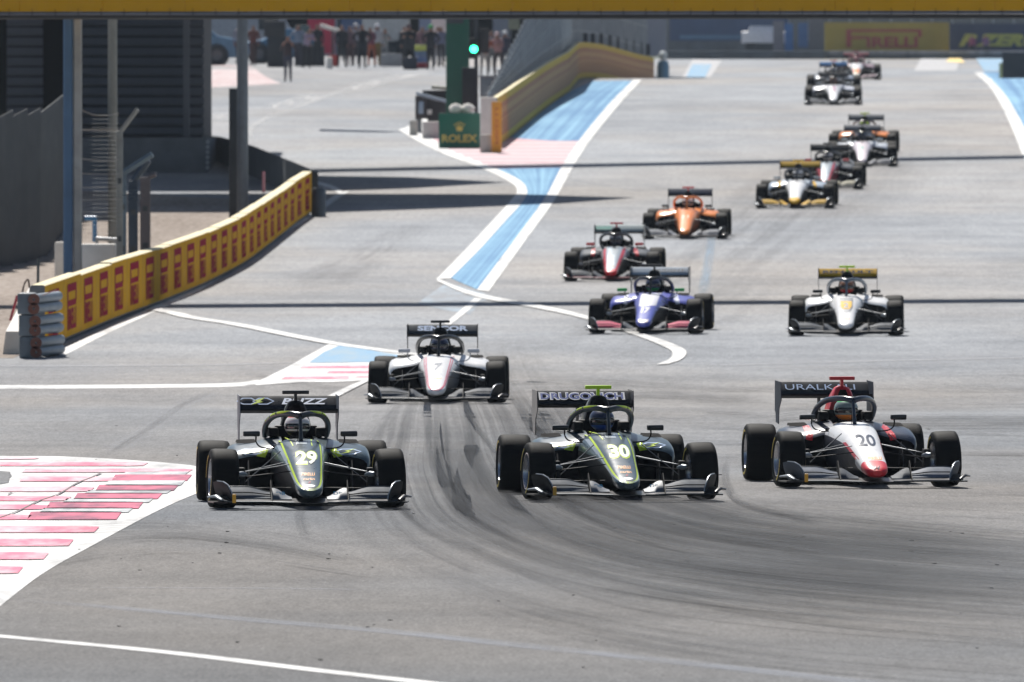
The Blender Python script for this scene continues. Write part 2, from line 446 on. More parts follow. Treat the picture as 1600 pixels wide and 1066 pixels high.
for (a_, b_, c_, d_) in [(188,300,744,752),(163,279,760,767.5),(129,254,773,780.5),(86,224,787,795.5),(56,190,802.5,812.5)]:
    stripe(a_, b_, c_, d_, 1, .6)
for (a_, b_, c_, d_) in [(205,296,738.5,743.5),(178,290,752.5,759.5),(146,268,768,772.5),(112,240,781,786.5),(76,208,796,802)]:
    stripe(a_, b_, c_, d_, 2, .4)
sheet(st, 'runoff_stripes', [pink, pinkworn, greyworn])
dark = M('crack_filler', (.05,.03,.04), .7)
sh('runoff_crack', dark, ('S', [(0,811),(30,800),(60,785),(92,774),(120,757),(143,748),(158,741)], .025, dict(lift=4, n=14)), ('S', [(12,775),(24,771),(60,773)], .02, dict(lift=4, n=6)))

# --- lines in the foreground
sh('edge_line', white, ('S', [(-300,966),(0,995),(250,1019),(500,1049),(650,1066),(900,1096)], .20))
sh('scrubbed_line', faded, ('S', [(10,936),(200,952),(400,970),(600,987),(800,1008),(1050,1034),(1275,1059),(1500,1085)], .42), ('S', [(110,919),(400,920),(560,922)], .20))
# --- the cross road at the left
sh('cross_road_line', white, ([(-400,602),(0,602.5),(330,600),(405,594)], [(-400,607.5),(0,608),(330,605.5),(400,601)], dict(n=20, m=2)))
sh('cross_road_band', oldgrey, ([(-300,557),(0,560),(120,561),(480,562),(500,564)], [(-300,600),(0,600),(300,598),(390,594),(440,584)], dict(n=20, m=4)),
   ([(1100,560),(1350,552),(1700,545)], [(1100,590),(1350,580),(1700,568)], dict(n=20, m=3)))
sh('faint_cross_line', faded2, ([(-300,571),(0,571.5),(300,570),(480,565.5)], [(-300,574),(0,574.5),(300,573),(485,568.5)], dict(n=20, lift=2)),
   ([(1100,571),(1350,564),(1700,556)], [(1100,574),(1350,567),(1700,559)], dict(n=12, lift=2)),
   ([(885,279),(940,288),(1010,299)], [(885,281),(940,290),(1010,301.5)], dict(n=12, lift=2)))
sh('road_joint', oldgrey, ([(118,716),(172,690),(225,656),(262,634),(318,610)], [(190,716),(232,690),(285,656),(318,634),(362,607)], dict(n=24, m=4)))
sh('road_joint_wear', rubber_mat('joint_dark', .30, 4, .44, (.05,.05,.052), 2.0), ([(142,716),(192,690),(243,656),(282,630),(332,609)], [(168,716),(212,690),(262,656),(298,632),(345,609)], dict(n=24, m=2, lift=2)))
# --- island at the pit exit, near part
sh('pit_exit_island', white, ([(396,600),(450,574),(490,551),(520,535),(545,539),(640,556)], [(400,603),(470,598),(520,598),(560,596),(600,592),(640,588)], dict(n=40, m=8, lift=2, curve=False)))
sh('pit_exit_blue', blue_pale, ([(484,567),(505,552),(530,541),(560,545),(640,559)], [(486,568),(520,568),(560,567),(600,567),(640,567)], dict(n=24, m=3, lift=3, curve=False)))
st = MB()
for x0, x1, y0, y1 in [(474,600,572,576.5),(515,620,580,584.5),(446,545,589,593.5),(560,640,588,591)]:
    ribbon(st, [(x0,y0+1),(x1,y0)], [(x0-6,y1),(x1,y1)], n=6, lift=3, curve=False)
sheet(st, 'pit_exit_stripes', pink)
sh('junction_line', white, ('S', [(237,484),(270,490),(303,498),(369,508),(474,529),(530,539),(625,552),(700,560)], .30, dict(lift=4)),
   ([(571,594),(540,607),(503,625)], [(580,595),(552,609),(514,629)], dict(n=10, lift=4)), ([(742,466),(715,489),(694,507)], [(753,467),(728,489),(704,508)], dict(n=10, lift=2)),
   ([(682,436),(745,459),(850,479),(915,494),(1000,521),(1050,538),(1072,550),(1066,562),(1045,570)], [(684,441),(744,465),(850,485),(915,500),(1000,528),(1035,542),(1050,551),(1046,562),(1026,571)], dict(n=40, lift=4)))
# --- line along the foot of the left wall, and its return
sh('wall_foot_line', white, ([(85,552),(160,516),(237,480),(316,441),(390,388),(440,360),(490,326),(532,300)], [(100,556),(175,518),(252,483),(326,446),(400,393),(450,362),(500,330),(546,299)], dict(n=30, lift=1)),
   ([(490,282),(520,290),(534,298)], [(489,286),(510,293),(532,303)], dict(n=8, lift=1)))
# --- the blue wedge between the pit exit and the track
sh('wedge_border_left', white, ([(622,203),(650,220),(690,240),(760,267),(796,285),(808,298),(798,314),(770,345),(730,388),(682,437)], [(640,199),(672,215),(706,236),(775,264),(812,282),(824,299),(815,318),(786,350),(748,392),(704,436)], dict(n=60, m=2, lift=3)))
sh('wedge_blue', blue, ([(770,262),(796,278),(816,292),(820,302),(810,320),(780,352),(745,390),(702,434)], [(880,262),(868,284),(858,302),(850,316),(832,342),(812,372),(782,408),(748,454)], dict(n=50, m=6, lift=2)))
sh('wedge_border_right', white, ([(990,125),(952,163),(905,220),(877,262),(850,312),(800,381),(745,454)], [(1003,125),(968,163),(925,216),(895,262),(866,314),(818,381),(764,456)], dict(n=60, m=2, lift=3)))
sh('verge_blue', blue, ([(775,236),(800,215),(832,187),(862,163),(892,143),(925,127)], [(905,220),(905,220),(938,180),(955,160),(972,143),(990,126)], dict(n=40, m=8, lift=1)))
sh('verge_striped_field', palepink, ([(640,205),(690,232),(730,248),(775,264)], [(880,222),(906,222),(895,240),(880,262)], dict(n=24, m=8, lift=2)))
st = MB()
for i, (y0, xa, xb) in enumerate([(223,700,904),(228.5,700,900),(234,700,897),(239.5,710,893),(245,724,889),(250.5,738,885),(256,752,882)]):
    ribbon(st, [(xa,y0),(xb,y0)], [(xa+4,y0+2.4),(xb-2,y0+2.4)], n=8, lift=3, curve=False)
sheet(st, 'verge_stripes', paint_mat('soft_white_stripe', (.62,.54,.56), .3, (.58,.42,.45)))
sh('island_white', white, ([(628,203),(650,190),(662,183),(690,178)], [(660,212),(700,215),(740,222),(778,232)], dict(n=12, m=6, lift=1)))
# --- right-hand edge of the track
sh('track_edge_right', white, ([(1522,114),(1545,135),(1563,163),(1582,203),(1600,248),(1640,330),(1712,450)], [(1534,113),(1560,136),(1580,163),(1602,203),(1620,250),(1662,330),(1740,450)], dict(n=30, m=2, lift=3)))
sh('right_verge_blue', blue, ([(1530,113),(1556,136),(1575,163),(1596,203),(1614,250),(1655,330),(1730,450)], [(1680,113),(1700,136),(1720,163),(1740,203),(1760,250),(1800,330),(1900,450)], dict(n=30, m=6, lift=2)))
sh('grid_patch', rubber_mat('faded_blue_patch', .75, 3, .40, (.30,.41,.52), 2.0), ([(1108,325),(1103,376),(1096,420),(1087,462)], [(1126,325),(1119,376),(1115,420),(1108,462)], dict(n=12, m=2)), )
sh('pale_wedge_surface', blue_pale if False else paint_mat('scrubbed_blue', (.30,.36,.42), .6, (.24,.25,.27), .47), ([(700,441),(672,460),(650,476)], [(770,463),(748,478),(735,492)], dict(n=10, m=3)))
# --- beyond the crest
FAR = dict(start=640)
sh('far_runoff', far_white, ([(1066,121),(1082,93)], [(1110,121),(1128,95)], dict(n=8, m=3, start=640, lift=2)),
   ([(1428,111),(1440,90)], [(1494,111),(1500,93)], dict(n=8, m=3, start=640, lift=2)))
sh('far_blue_field', blue_pale, ([(1072,121),(1082,101)], [(1102,121),(1112,101)], dict(n=8, m=3, start=640, lift=4)),
   ([(1538,112),(1524,91)], [(1640,112),(1640,91)], dict(n=8, m=3, start=640, lift=4)))
sh('far_yellow_kerb', M('yellow_kerb_paint', (.75,.52,.10), .6), ([(1478,97),(1484,91)], [(1508,99),(1500,92)], dict(n=4, start=640, lift=6)))
# --- pit lane surface marks at the left
sh('pit_lane_lines', rubber_mat('pit_lane_faded', .95, 4, .44, (.60,.60,.60), 2.0), ([(392,226),(386,205),(396,190),(440,172),(500,150),(560,128)], [(402,226),(397,207),(408,194),(456,175),(516,153),(580,130)], dict(n=40, m=2, lift=2)),
   ([(520,143),(580,124),(690,106)], [(560,147),(610,132),(696,112)], dict(n=20, m=3, lift=3)), ([(395,170),(450,153),(500,146)], [(440,178),(470,165),(520,153)], dict(n=16, m=3, lift=4)),
   ([(312,180),(350,176),(392,186)], [(312,190),(350,190),(392,200)], dict(n=8, m=2, lift=3)))
sh('pit_lane_runoff', paint_mat('worn_pale_pink', (.52,.46,.46), .6, (.46,.32,.32), .5), ([(200,101),(320,101),(392,104)], [(200,142),(320,138),(440,131)], dict(n=10, m=4, lift=2)))
# --- rubber laid by the cars: a fan that bends to the right in front of the camera
FI = [(840,500),(890,570),(950,630),(1010,690),(1080,745),(1180,775),(1300,790),(1450,803),(1760,826)]
FO = [(600,600),(540,660),(500,715),(470,780),(500,860),(680,950),(930,1010),(1250,1050),(1760,1085)]
def fan(a, b): return [(p[0]+(q[0]-p[0])*a, p[1]+(q[1]-p[1])*a) for p, q in zip(FI, FO)], [(p[0]+(q[0]-p[0])*b, p[1]+(q[1]-p[1])*b) for p, q in zip(FI, FO)]
sh('rubber_fan', rubber_mat('rubber_fan', .66, 30, .47, (.042,.045,.050), .20, .08, .30), (*fan(0, 1), dict(n=80, m=24, lift=5)))
sh('rubber_core', rubber_mat('rubber_core', .60, 17, .48, (.030,.033,.039), .16, .06, .55), (*fan(.05, .72), dict(n=80, m=16, lift=6)))
sh('rubber_streaks', rubber_mat('rubber_streaks', .85, 52, .53, (.018,.020,.024), .11, .06, .42), (*fan(.02, .85), dict(n=80, m=16, lift=7)))
sh('rubber_streaks_right', rubber_mat('rubber_streaks_right', .6, 30, .54, (.035,.036,.04), .3, .06), ([(1140,640),(1250,610),(1400,600),(1760,590)], [(1130,800),(1250,815),(1400,835),(1760,860)], dict(n=40, m=16, lift=6)), ([(820,560),(1000,575),(1200,590)], [(830,700),(1000,690),(1200,700)], dict(n=30, m=10, lift=6)), ([(60,800),(260,800),(560,850)], [(0,1000),(300,930),(640,960)], dict(n=30, m=10, lift=6)))
sh('rubber_core_left', rubber_mat('rubber_left', .35, 9, .5, (.035,.036,.04), .5), ([(330,560),(420,585),(560,600),(700,590)], [(420,600),(470,612),(600,640),(760,650)], dict(n=30, m=8, lift=6)))
rr = random.Random(11); A_ = smooth_poly(FI, 80); B_ = smooth_poly(FO, 80); sm = MB()
for i in range(80):
    t = rr.uniform(.02, .98) if i % 3 else min(.95, max(.03, rr.gauss(.40, .2))); w = rr.uniform(.10, .22); i0 = rr.randint(4, 58) if i % 4 else rr.randint(30, 60); i1 = min(80, i0+rr.randint(12, 36)); dr = rr.uniform(-.08, .12)
    pts = [tuple(A_[j]*(1-(t+dr*(j-i0)/(i1-i0)))+B_[j]*(t+dr*(j-i0)/(i1-i0))) for j in range(i0, i1+1, 3)]
    if len(pts) > 3: stroke(sm, pts, w, n=24, lift=8+.15*i)
sheet(sm, 'tyre_streaks', rubber_mat('tyre_streaks', .38, 2, .36, (.022,.024,.029), 1.6, .2, .3))
sm = MB()
for i in range(34):
    x0 = rr.uniform(620, 1500); y0 = rr.uniform(565, 720); L_ = rr.uniform(120, 420); sl = rr.uniform(-.04, .07)
    stroke(sm, [(x0, y0), (x0+L_*.5, y0+L_*.5*sl+rr.uniform(-2,2)), (x0+L_, y0+L_*sl)], rr.uniform(.5, 1.4), n=14, lift=8+.15*i)
sheet(sm, 'cross_streaks', rubber_mat('cross_streaks', .30, 2, .42, (.05,.052,.056), 1.6, .2))
sh('tyre_mark', rubber_mat('tyre_mark', .75, 6, .44, (.035,.036,.04), .5), ([(1126,712),(1120,750),(1140,785),(1200,806),(1290,822)], [(1146,712),(1142,750),(1162,783),(1215,800),(1300,815)], dict(n=30, m=3, lift=7)),
   ([(700,560),(722,640),(760,700),(800,735)], [(712,560),(736,640),(776,700),(822,738)], dict(n=30, m=3, lift=7)))
sh('racing_line_rubber', rubber_mat('line_rubber', .30, 14, .47, (.07,.07,.075), .9), ([(1200,190),(1150,260),(1080,330),(1000,400),(900,480),(780,560)], [(1520,190),(1500,260),(1420,330),(1330,400),(1230,480),(1060,600)], dict(n=50, m=10, lift=5)),
   ([(420,440),(520,400),(600,360)], [(520,460),(640,400),(690,340)], dict(n=20, m=6, lift=5)))
# crumbs of rubber and grit lying on the road
cr = MB(); rr = random.Random(4)
for i in range(90):
    px = rr.uniform(0, 1600); py = rr.choice([rr.uniform(640, 1060), rr.uniform(700, 900)])
    q = G(px, py); s = rr.uniform(.004, .012)
    cr.box((q.x, q.y, q.z+s*.35+.004), (s*rr.uniform(.8, 2.2), s*3, s*.7), rot=Matrix.Rotation(rr.uniform(0, 3), 3, 'Z'))
o = cr.build('rubber_crumbs', M('rubber_crumb', (.03,.03,.03), .8)); tag(o, 'small black rubber crumbs scattered over the grey asphalt of the track', 'rubber debris', kind='stuff')

# ================================================================ BARRIERS, GANTRIES, BUILDINGS
steel = M('galvanised_steel', (.30,.32,.34), .45, .4, .2, 2); steel_blue = M('blue_painted_steel', (.05,.13,.27), .4, 0, .15, 2)
steel_dark = M('dark_steel', (.045,.055,.065), .5, .2, .2, 2); concrete = M('pale_concrete', (.52,.50,.46), .85, 0, .14, 3, bump=.4)
concrete_w = M('whitewashed_concrete', (.70,.68,.64), .8, 0, .10, 3, bump=.4); concrete_d = M('grey_concrete', (.16,.17,.185), .85, 0, .15, 2, bump=.4)
banner_y = M('yellow_banner', (.62,.33,.014), .9, 0, .06, 1.2, spec=.04); print_red = M('dark_red_print', (.30,.012,.035), .9, 0, .1, 2, spec=.04)
cap_m = M('wall_top_cream', (.80,.72,.50), .9, 0, .1, 3, spec=.1); clad = M('dark_cladding', (.085,.10,.13), .55, .1, .12, .6); clad_l = M('light_cladding', (.12,.125,.145), .55, .1, .12, .6)
def path3(pts, start=70): return [G(x, y, start) for x, y in pts]
def resample(P, step):
    L = [0]
    for a, b in zip(P, P[1:]): L.append(L[-1]+math.hypot(b.x-a.x, b.y-a.y))
    n = max(1, round(L[-1]/step)); out = []
    for i in range(n+1):
        s = L[-1]*i/n; j = 0
        while j < len(P)-2 and L[j+1] < s: j += 1
        q = P[j].lerp(P[j+1], (s-L[j])/max(1e-6, L[j+1]-L[j])); out.append(Vector((q.x, q.y, gz(q.x, q.y))))
    return out
def share(o, name, parent, loc=(0,0,0), rot=(0,0,0), scale=(1,1,1)):
    c = bpy.data.objects.new(name, o if isinstance(o, bpy.types.Mesh) else o.data); col.objects.link(c); c.parent = parent; c.location = loc; c.rotation_euler = rot; c.scale = scale; return c
def logo_mesh(w, h, mat):
    """a P whose bowl runs over the rest of the word"""
    m = MB(); t = .17*h; st_ = .10*w
    for a, b, c, d in [(0, st_, 0, h), (st_, w, h-t, h), (st_, w*.95, h*.60-t*.5, h*.60+t*.25), (w-st_, w, h*.60, h-t)]:
        m.add([(a,0,c),(b,0,c),(b,0,d),(a,0,d)], [(0,1,2,3)])
    V, Fc = text_mesh('IRELLI', .04, 0, w*.80, h*.46); m.add([(x+w*.56, 0, z+h*.235) for x, z in V], Fc)
    return m.mesh('lettering', [mat])
# --- yellow wall along the left
wall = empty('barrier_wall', G(90, 540)); tag(wall, 'long yellow covered concrete wall with dark red lettering along the left of the pit exit', 'barrier wall')
WP = resample(path3([(70,548),(90,540),(140,519),(185,500),(237,481),(316,449),(382,415),(434,375),(465,350),(487,335)]), 4.75)
lg = logo_mesh(2.5, .74, print_red); wloc = wall.location
rr = random.Random(2)
for i in range(len(WP)-1):
    a, b = WP[i], WP[i+1]; d = (b-a); L_ = math.hypot(d.x, d.y); ang = math.atan2(d.y, d.x); sl = math.atan2(d.z, L_)
    h = 1.0+rr.uniform(-.015, .015); n = Vector((-d.y, d.x, 0)).normalized()   # away from the track
    m = MB(); g = .015
    sec = [(0.0, .07), (0.0, h), (.02, h+.015), (.21, h+.015), (.24, h-.02), (.36, .02), (.03, .02)]
    rings = [[(s, o_, z) for o_, z in sec] for s in (g, L_*.33, L_*.66, L_-g)]
    m.loft(rings, mfun=lambda i_, j: 1 if j in (1, 2, 3) else (2 if j in (4, 5, 6) or j < 0 else 0))
    o = m.build('wall_block', [banner_y, cap_m, concrete_d], wall, 20, loc=a-wloc, rot=(0, -sl, ang))
    share(lg, 'lettering', o, loc=(.85, -.006, .17))
# end of that wall seen from the far side: dark post
# --- stacked end blocks
for k, (y0, y1, x0, x1) in enumerate([(526,560,31,92),(492,526,30,90),(458,492,28,88)]):
    D = 222.0; s = mpp(D); m = MB(); w = (x1-x0)*s; zb = zy(y1, D); z0 = at(60, D).z
    hgt = (y1-y0)*s; zb = z0+k*hgt
    root = empty('barrier_block', ((x0-800)*s, D, zb)); tag(root, ['grey plastic barrier block at the bottom of the stack at the wall end', 'grey plastic barrier block in the middle of the stack at the wall end', 'grey plastic barrier block on top of the stack at the wall end'][k], 'barrier block', 'barrier blocks stacked at the wall end')
    m.box((w*.2, .6, hgt*.5), (w*.42, 1.4, hgt*.97)); m.build('end_panel', M('block_grey', (.13,.155,.18), .5, 0, .2, 4), root, 30, bevel=.02)
    for j in range(2):
        q = MB(); q.tube([(w*.44, .15, hgt*(.28+.45*j)), (w*1.0, 1.0, hgt*(.30+.45*j)+.03)], hgt*.22, 12); q.build('rib', M('block_grey_light', (.26,.30,.34), .4, 0, .2, 4), root, 50)
    q = MB(); q.box((w*.70, 1.9, hgt*.5), (w*.45, 1.4, hgt*.8)); q.build('core', steel_dark, root, 30)
    for j in range(2):
        q = MB(); q.lathe([(0,.02),(0,hgt*.27),(.05,hgt*.27),(.05,.02)], 16, 0, 'y'); q.build('coupling', M('rusty_coupling', (.16,.06,.04), .7), root, 50, loc=(w*.42, -.14, hgt*(.28+.42*j)))
q = MB(); q.box((0,0,0), (.62,.05,.012)); o = q.build('orange_flap', M('faded_orange', (.75,.42,.30), .7), None, loc=((58-800)*mpp(222), 222.3, zy(465,222)), rot=(0,R(-22),0)); tag(o, 'pale orange flap lying on the topmost grey barrier block', 'flap')
# sloped concrete end behind the stack
m = MB(); s = mpp(224)
x0, x1 = (4-800)*s, (33-800)*s; z0 = at(20,224).z
A = [(x0,224,z0),(x1,224,z0),(x1-.03,224,z0+.36),(x0+.05,224,z0+.36)]
x2, x3 = (42-800)*mpp(236), (84-800)*mpp(236)
Bm = [(x2,236,at(60,236).z),(x3,236,at(60,236).z),(x3,236,zy(452,236)),(x2+.05,236,zy(447,236))]
x4, x5 = (84-800)*mpp(262), (128-800)*mpp(262)
Cm = [(x4,262,at(100,262).z),(x5,262,at(100,262).z),(x5,262,zy(404,262)),(x4,262,zy(404,262))]
m.loft([A, Bm]); o = m.build('concrete_ramp', [concrete_w]); tag(o, 'white sloped concrete end piece behind the stacked grey blocks at far left', 'concrete barrier')
def pxbox(name, x0, x1, yt, D, depth, mat, label=None, cat=None, group=None, parent=None, bevel=0, yb=None, kind=None):
    s = mpp(D); w = (x1-x0)*s; zt = zy(yt, D); zb = zy(yb, D) if yb is not None else at((x0+x1)/2, D).z-.02
    m = MB(); m.box((0, 0, (zt-zb)/2), (w, depth, zt-zb))
    o = m.build(name, mat, None, 30, bevel, loc=(((x0+x1)/2-800)*s, D, zb))
    if parent: o.location = o.location-parent.location; o.parent = parent
    if label: tag(o, label, cat, group)
    return o
pxbox('concrete_block', 122, 181, 381, 268, .8, concrete_w, 'white concrete block at the foot of the gantry post, right of it', 'concrete block', 'white concrete blocks by the gantry post', bevel=.04)
pxbox('concrete_block', 86, 104, 378, 270, .6, concrete_w, 'narrow white concrete block left of the gantry post', 'concrete block', 'white concrete blocks by the gantry post', bevel=.04)
m = MB(); s = mpp(280); X = lambda p, D: (p-800)*mpp(D)
for a, b in [((132,341),(150,341)), ((148,341),(148,378))]:
    m.tube([(X(a[0],280),280,zy(a[1],280)), (X(b[0],280),280,zy(b[1],280))], .045, 8)
o = m.build('blue_frame', steel_blue.copy() if False else M('bright_blue_paint', (.05,.22,.45), .4), None, 40); tag(o, 'bright blue bent tube frame standing behind the white blocks', 'tube frame')
m = MB(); m.tube([(X(150,272),272,zy(373,272)), (X(182,272),272,zy(375,272))], .04, 8); m.tube([(X(181,272),272,zy(375,272)), (X(181,272),272,zy(386,272))], .03, 8); m.tube([(X(151,272),272,zy(373,272)), (X(151,272),272,zy(386,272))], .03, 8)
o = m.build('hand_rail', steel, None, 40); tag(o, 'short pale hand rail on top of the white concrete block', 'rail')
for (a, b, lbl, mt) in [((60,403),(59,450),'thin dark marker rod sticking up from the wall end', steel_dark), ((27,462),(16,497),'slanted red marker post at the far left end of the wall', M('red_post', (.45,.05,.07), .5)), ((412,268),(412,297),'small pinkish marker post on top of the yellow wall', M('pink_post', (.45,.20,.24), .5))]:
    D = 228 if a[0] < 100 else 318; m = MB(); m.tube([(X(a[0],D),D,zy(a[1],D)), (X(b[0],D),D,zy(b[1]+4,D))], .022 if a[0] < 100 else .035, 8); o = m.build('marker_post', mt, None, 40); tag(o, lbl, 'post', 'marker posts along the left wall')
m = MB(); m.tube([tuple(p) for p in smooth_poly([(X(34,228),228,zy(463,228)),(X(38,228),228,zy(444,228)),(X(44,228),228,zy(437,228)),(X(46,228),228,zy(450,228))], 12)], .014, 6)
o = m.build('cable_loop', M('dark_cable', (.06,.03,.02), .6), None, 40); tag(o, 'dark cable loop rising beside the slanted red post', 'cable')

# --- main gantry over the track, with its yellow banner
GD = lambda x: 263.5+ (x+8)*.30
gan = empty('gantry', (0, GD(0), 0)); tag(gan, 'wide overhead gantry carrying a yellow banner across the top of the view', 'gantry')
ga = math.atan(.30)
def gp(x, z, off=0): return (x-off*math.sin(ga), GD(x)-GD(0)+off*math.cos(ga), z)
zl = lambda x, py: zy(py, GD(x))
XL, XR = -13.5, 13.5
yb_ = lambda x: 18.5-(x+9.5)/19*1.6
m = MB(); N = 18
for i in range(N):
    a = XL+(XR-XL)*i/N; b = XL+(XR-XL)*(i+1)/N
    # banner panels joined edge to edge, each its own part
    q = MB(); q.add([gp(a+.004, zl(a, yb_(a)), -.02), gp(b-.004, zl(b, yb_(b)), -.02), gp(b-.004, zl(b, yb_(b))+3.7, -.02), gp(a+.004, zl(a, yb_(a))+3.7, -.02), gp(a+.004, zl(a, yb_(a)), .02), gp(b-.004, zl(b, yb_(b)), .02), gp(b-.004, zl(b, yb_(b))+3.7, .02), gp(a+.004, zl(a, yb_(a))+3.7, .02)],
        [(0,1,2,3),(4,5,6,7),(0,1,5,4),(1,2,6,5),(2,3,7,6),(3,0,4,7)])
    q.build('banner_panel', banner_y, gan)
m = MB(); m.tube([gp(XL, zl(XL, yb_(XL)+3.0)), gp(XR, zl(XR, yb_(XR)+3.0))], .030, 10); m.build('banner_rail', M('rail_grey', (.13,.14,.17), .4, .3), gan, 40)
m = MB()
for o_ in (.12, 1.1):
    for dz in (0, 2.7): m.tube([gp(XL, zl(XL, 26)+dz, o_), gp(XR, zl(XR, 25)+dz, o_)], .045, 8)
m.build('truss_chord', M('black_truss', (.02,.022,.028), .5, .2), gan, 40)
m = MB(); m.add([gp(XL, zl(XL,28.2), .06), gp(XR, zl(XR,27.2), .06), gp(XR, zl(XR,22.5), .06), gp(XL, zl(XL,23.5), .06), gp(XL, zl(XL,28.2), .10), gp(XR, zl(XR,27.2), .10), gp(XR, zl(XR,22.5), .10), gp(XL, zl(XL,23.5), .10)], [(0,1,2,3),(4,5,6,7),(0,1,5,4),(1,2,6,5),(2,3,7,6),(3,0,4,7)])
m.build('lower_beam', M('black_truss', (.02,.022,.028)), gan)
tie = MB(); tie.tube([(0,-.045,.075),(0,-.06,.03),(0,-.045,-.04),(0,.02,-.05)], .006, 6); tiem = tie.mesh('banner_tie', [matte_black], 40)
for i in range(58):
    x = -12.1+i*.4165; share(tiem, 'banner_tie', gan, gp(x, zl(x, yb_(x)+2.2)))
for i in range(26):
    x = XL+i*1.08; q = MB(); q.tube([gp(x, zl(x,25), .12), gp(x+.54, zl(x,25)+2.7, .12), gp(x+1.08, zl(x,25), .12)], .022, 6); q.tube([gp(x, zl(x,25), .12), gp(x, zl(x,25), 1.1)], .022, 6); q.build('truss_brace', M('black_truss', (.02,.022,.028)), gan)
# posts of the gantry
D = 267
for (x0, x1, mt, nm) in [(99,114,steel_blue,'blue_post'),(114.5,128,steel,'grey_post')]:
    s = mpp(D); m = MB(); zb = at(110, D).z-.05; zt = zy(-250, D)
    xm = ((x0+x1)/2-800)*s; w = (x1-x0)*s
    m.prism([(xm-w/2+.03,D-w/2),(xm+w/2-.03,D-w/2),(xm+w/2,D-w/2+.03),(xm+w/2,D+w/2),(xm-w/2,D+w/2),(xm-w/2,D-w/2+.03)], zb, zt, 'z')
    o = m.build(nm, mt, gan); o.location = Vector((0,0,0))-gan.location
m = MB(); m.lathe([(0,0),(.02,.04),(0,.04)], 10, 0, 'y'); o = m.build('bolt', steel, gan, 40, loc=Vector((X(119,D), D-.12, zy(263,D)))-gan.location)
m = MB()
zb = at(1900, 275).z; m.box((13.2, GD(13.2), zb+5), (.4,.4,10)); o = m.build('right_post', steel, gan); o.location = Vector((0,0,0))-gan.location
def wire_post(px, D, w, yt, mt, arm, armw, lbl, yb=None):
    root = empty('fence_post', (X(px,D), D, at(px,D).z)); tag(root, lbl, 'fence post', 'catch fence posts behind the yellow wall')
    s = mpp(D); zt = zy(yt, D)-root.location.z; m = MB()
    m.box((0,0,zt/2), (w*s, w*s*.8, zt)); m.build('upright', mt, root, 30, bevel=.012)
    m = MB(); ax = (arm[0]-px)*s; az = zy(arm[1], D)-root.location.z
    m.tube([(0,0,zt-.03), (ax,-.05,az)], armw*s/2, 6); m.build('angled_arm', mt, root, 30)
    m = MB(); m.box((0,-w*s*.42,zt*.35), (w*s*.5,.02,.1)); m.box((0,-w*s*.42,zt*.7), (w*s*.5,.02,.1)); m.build('clamp', steel_dark, root)
    return root
fp = wire_post(187, 266, 10, 205, M('pale_post', (.27,.28,.27), .5, .2), (215,171), 8, 'pale fence post with angled top arm carrying the wires')
for k, (ya, yb2, sag, th) in enumerate([(172,176,7,1.6),(203,203.5,0,3.2),(248,250,2,1.6),(271,272,1,1.4),(293,291,1,1.4),(312,310,1,1.4),(331,329,1,1.2)]):
    P = []
    for i in range(9):
        t = i/8; P.append((X(128+58*t,266)-fp.location.x, -.06, zy(ya+(yb2-ya)*t+sag*4*t*(1-t), 266)-fp.location.z))
    q = MB(); q.tube(P, th*mpp(266)*.42, 6); q.build('wire', M('bright_wire', (.42,.42,.42), .4, .4), fp, 40)
q = MB()
for i in range(12):
    x = 128.5+57*i/11; q.tube([(X(x,266)-fp.location.x,-.05,zy(178,266)-fp.location.z), (X(x,266)-fp.location.x,-.05,zy(375,266)-fp.location.z)], .0016, 3)
for i in range(30): q.tube([(X(128,266)-fp.location.x,-.05,zy(180+6.6*i,266)-fp.location.z), (X(186,266)-fp.location.x,-.05,zy(180+6.6*i,266)-fp.location.z)], .0016, 3)
o = q.build('wire_mesh', steel_dark, fp); o['kind'] = 'stuff'
wire_post(192, 272, 11, 268, M('blue_grey_post', (.10,.15,.20), .5, .2), (238,241), 11, 'blue grey fence post with a thick angled arm')
wire_post(208, 276, 15, 282, M('dark_blue_post', (.03,.05,.08), .5, .2), (232,250), 12, 'dark fence post between the blue grey and the brownish one')
wire_post(227, 279, 16, 277, M('brownish_post', (.11,.10,.11), .6, .1), (244,272), 9, 'brownish fence post nearest the wall with a short arm')
# tall poles
for (px, w, D, mt, lbl, yt) in [(176,15,300,M('beige_pole', (.24,.24,.21), .6), 'tall beige pole behind the pale fence post', -40), (379,18,330,M('grey_pole', (.15,.17,.19), .5, .2), 'tall grey pole rising behind the yellow wall in front of the pit lane', -60)]:
    m = MB(); s = mpp(D); g0 = at(px, D); m.lathe([(0,w*s/2+.0),(0.01,w*s/2),(zy(yt,D)-g0.z,w*s*.47),(zy(yt,D)-g0.z,.01),(0,.01)], 20, 0, 'z', close=False)
    o = m.build('pole', mt, None, 50, loc=g0); tag(o, lbl, 'pole', 'tall poles at the left')
m = MB(); g0 = at(365, 335); m.box((0,0,(zy(138,335)-g0.z)/2), (14*mpp(335),.25,zy(138,335)-g0.z)); o = m.build('dark_post', M('near_black_post', (.02,.025,.03), .6), None, 30, .02, loc=g0); tag(o, 'near black square post just left of the tall grey pole', 'post')

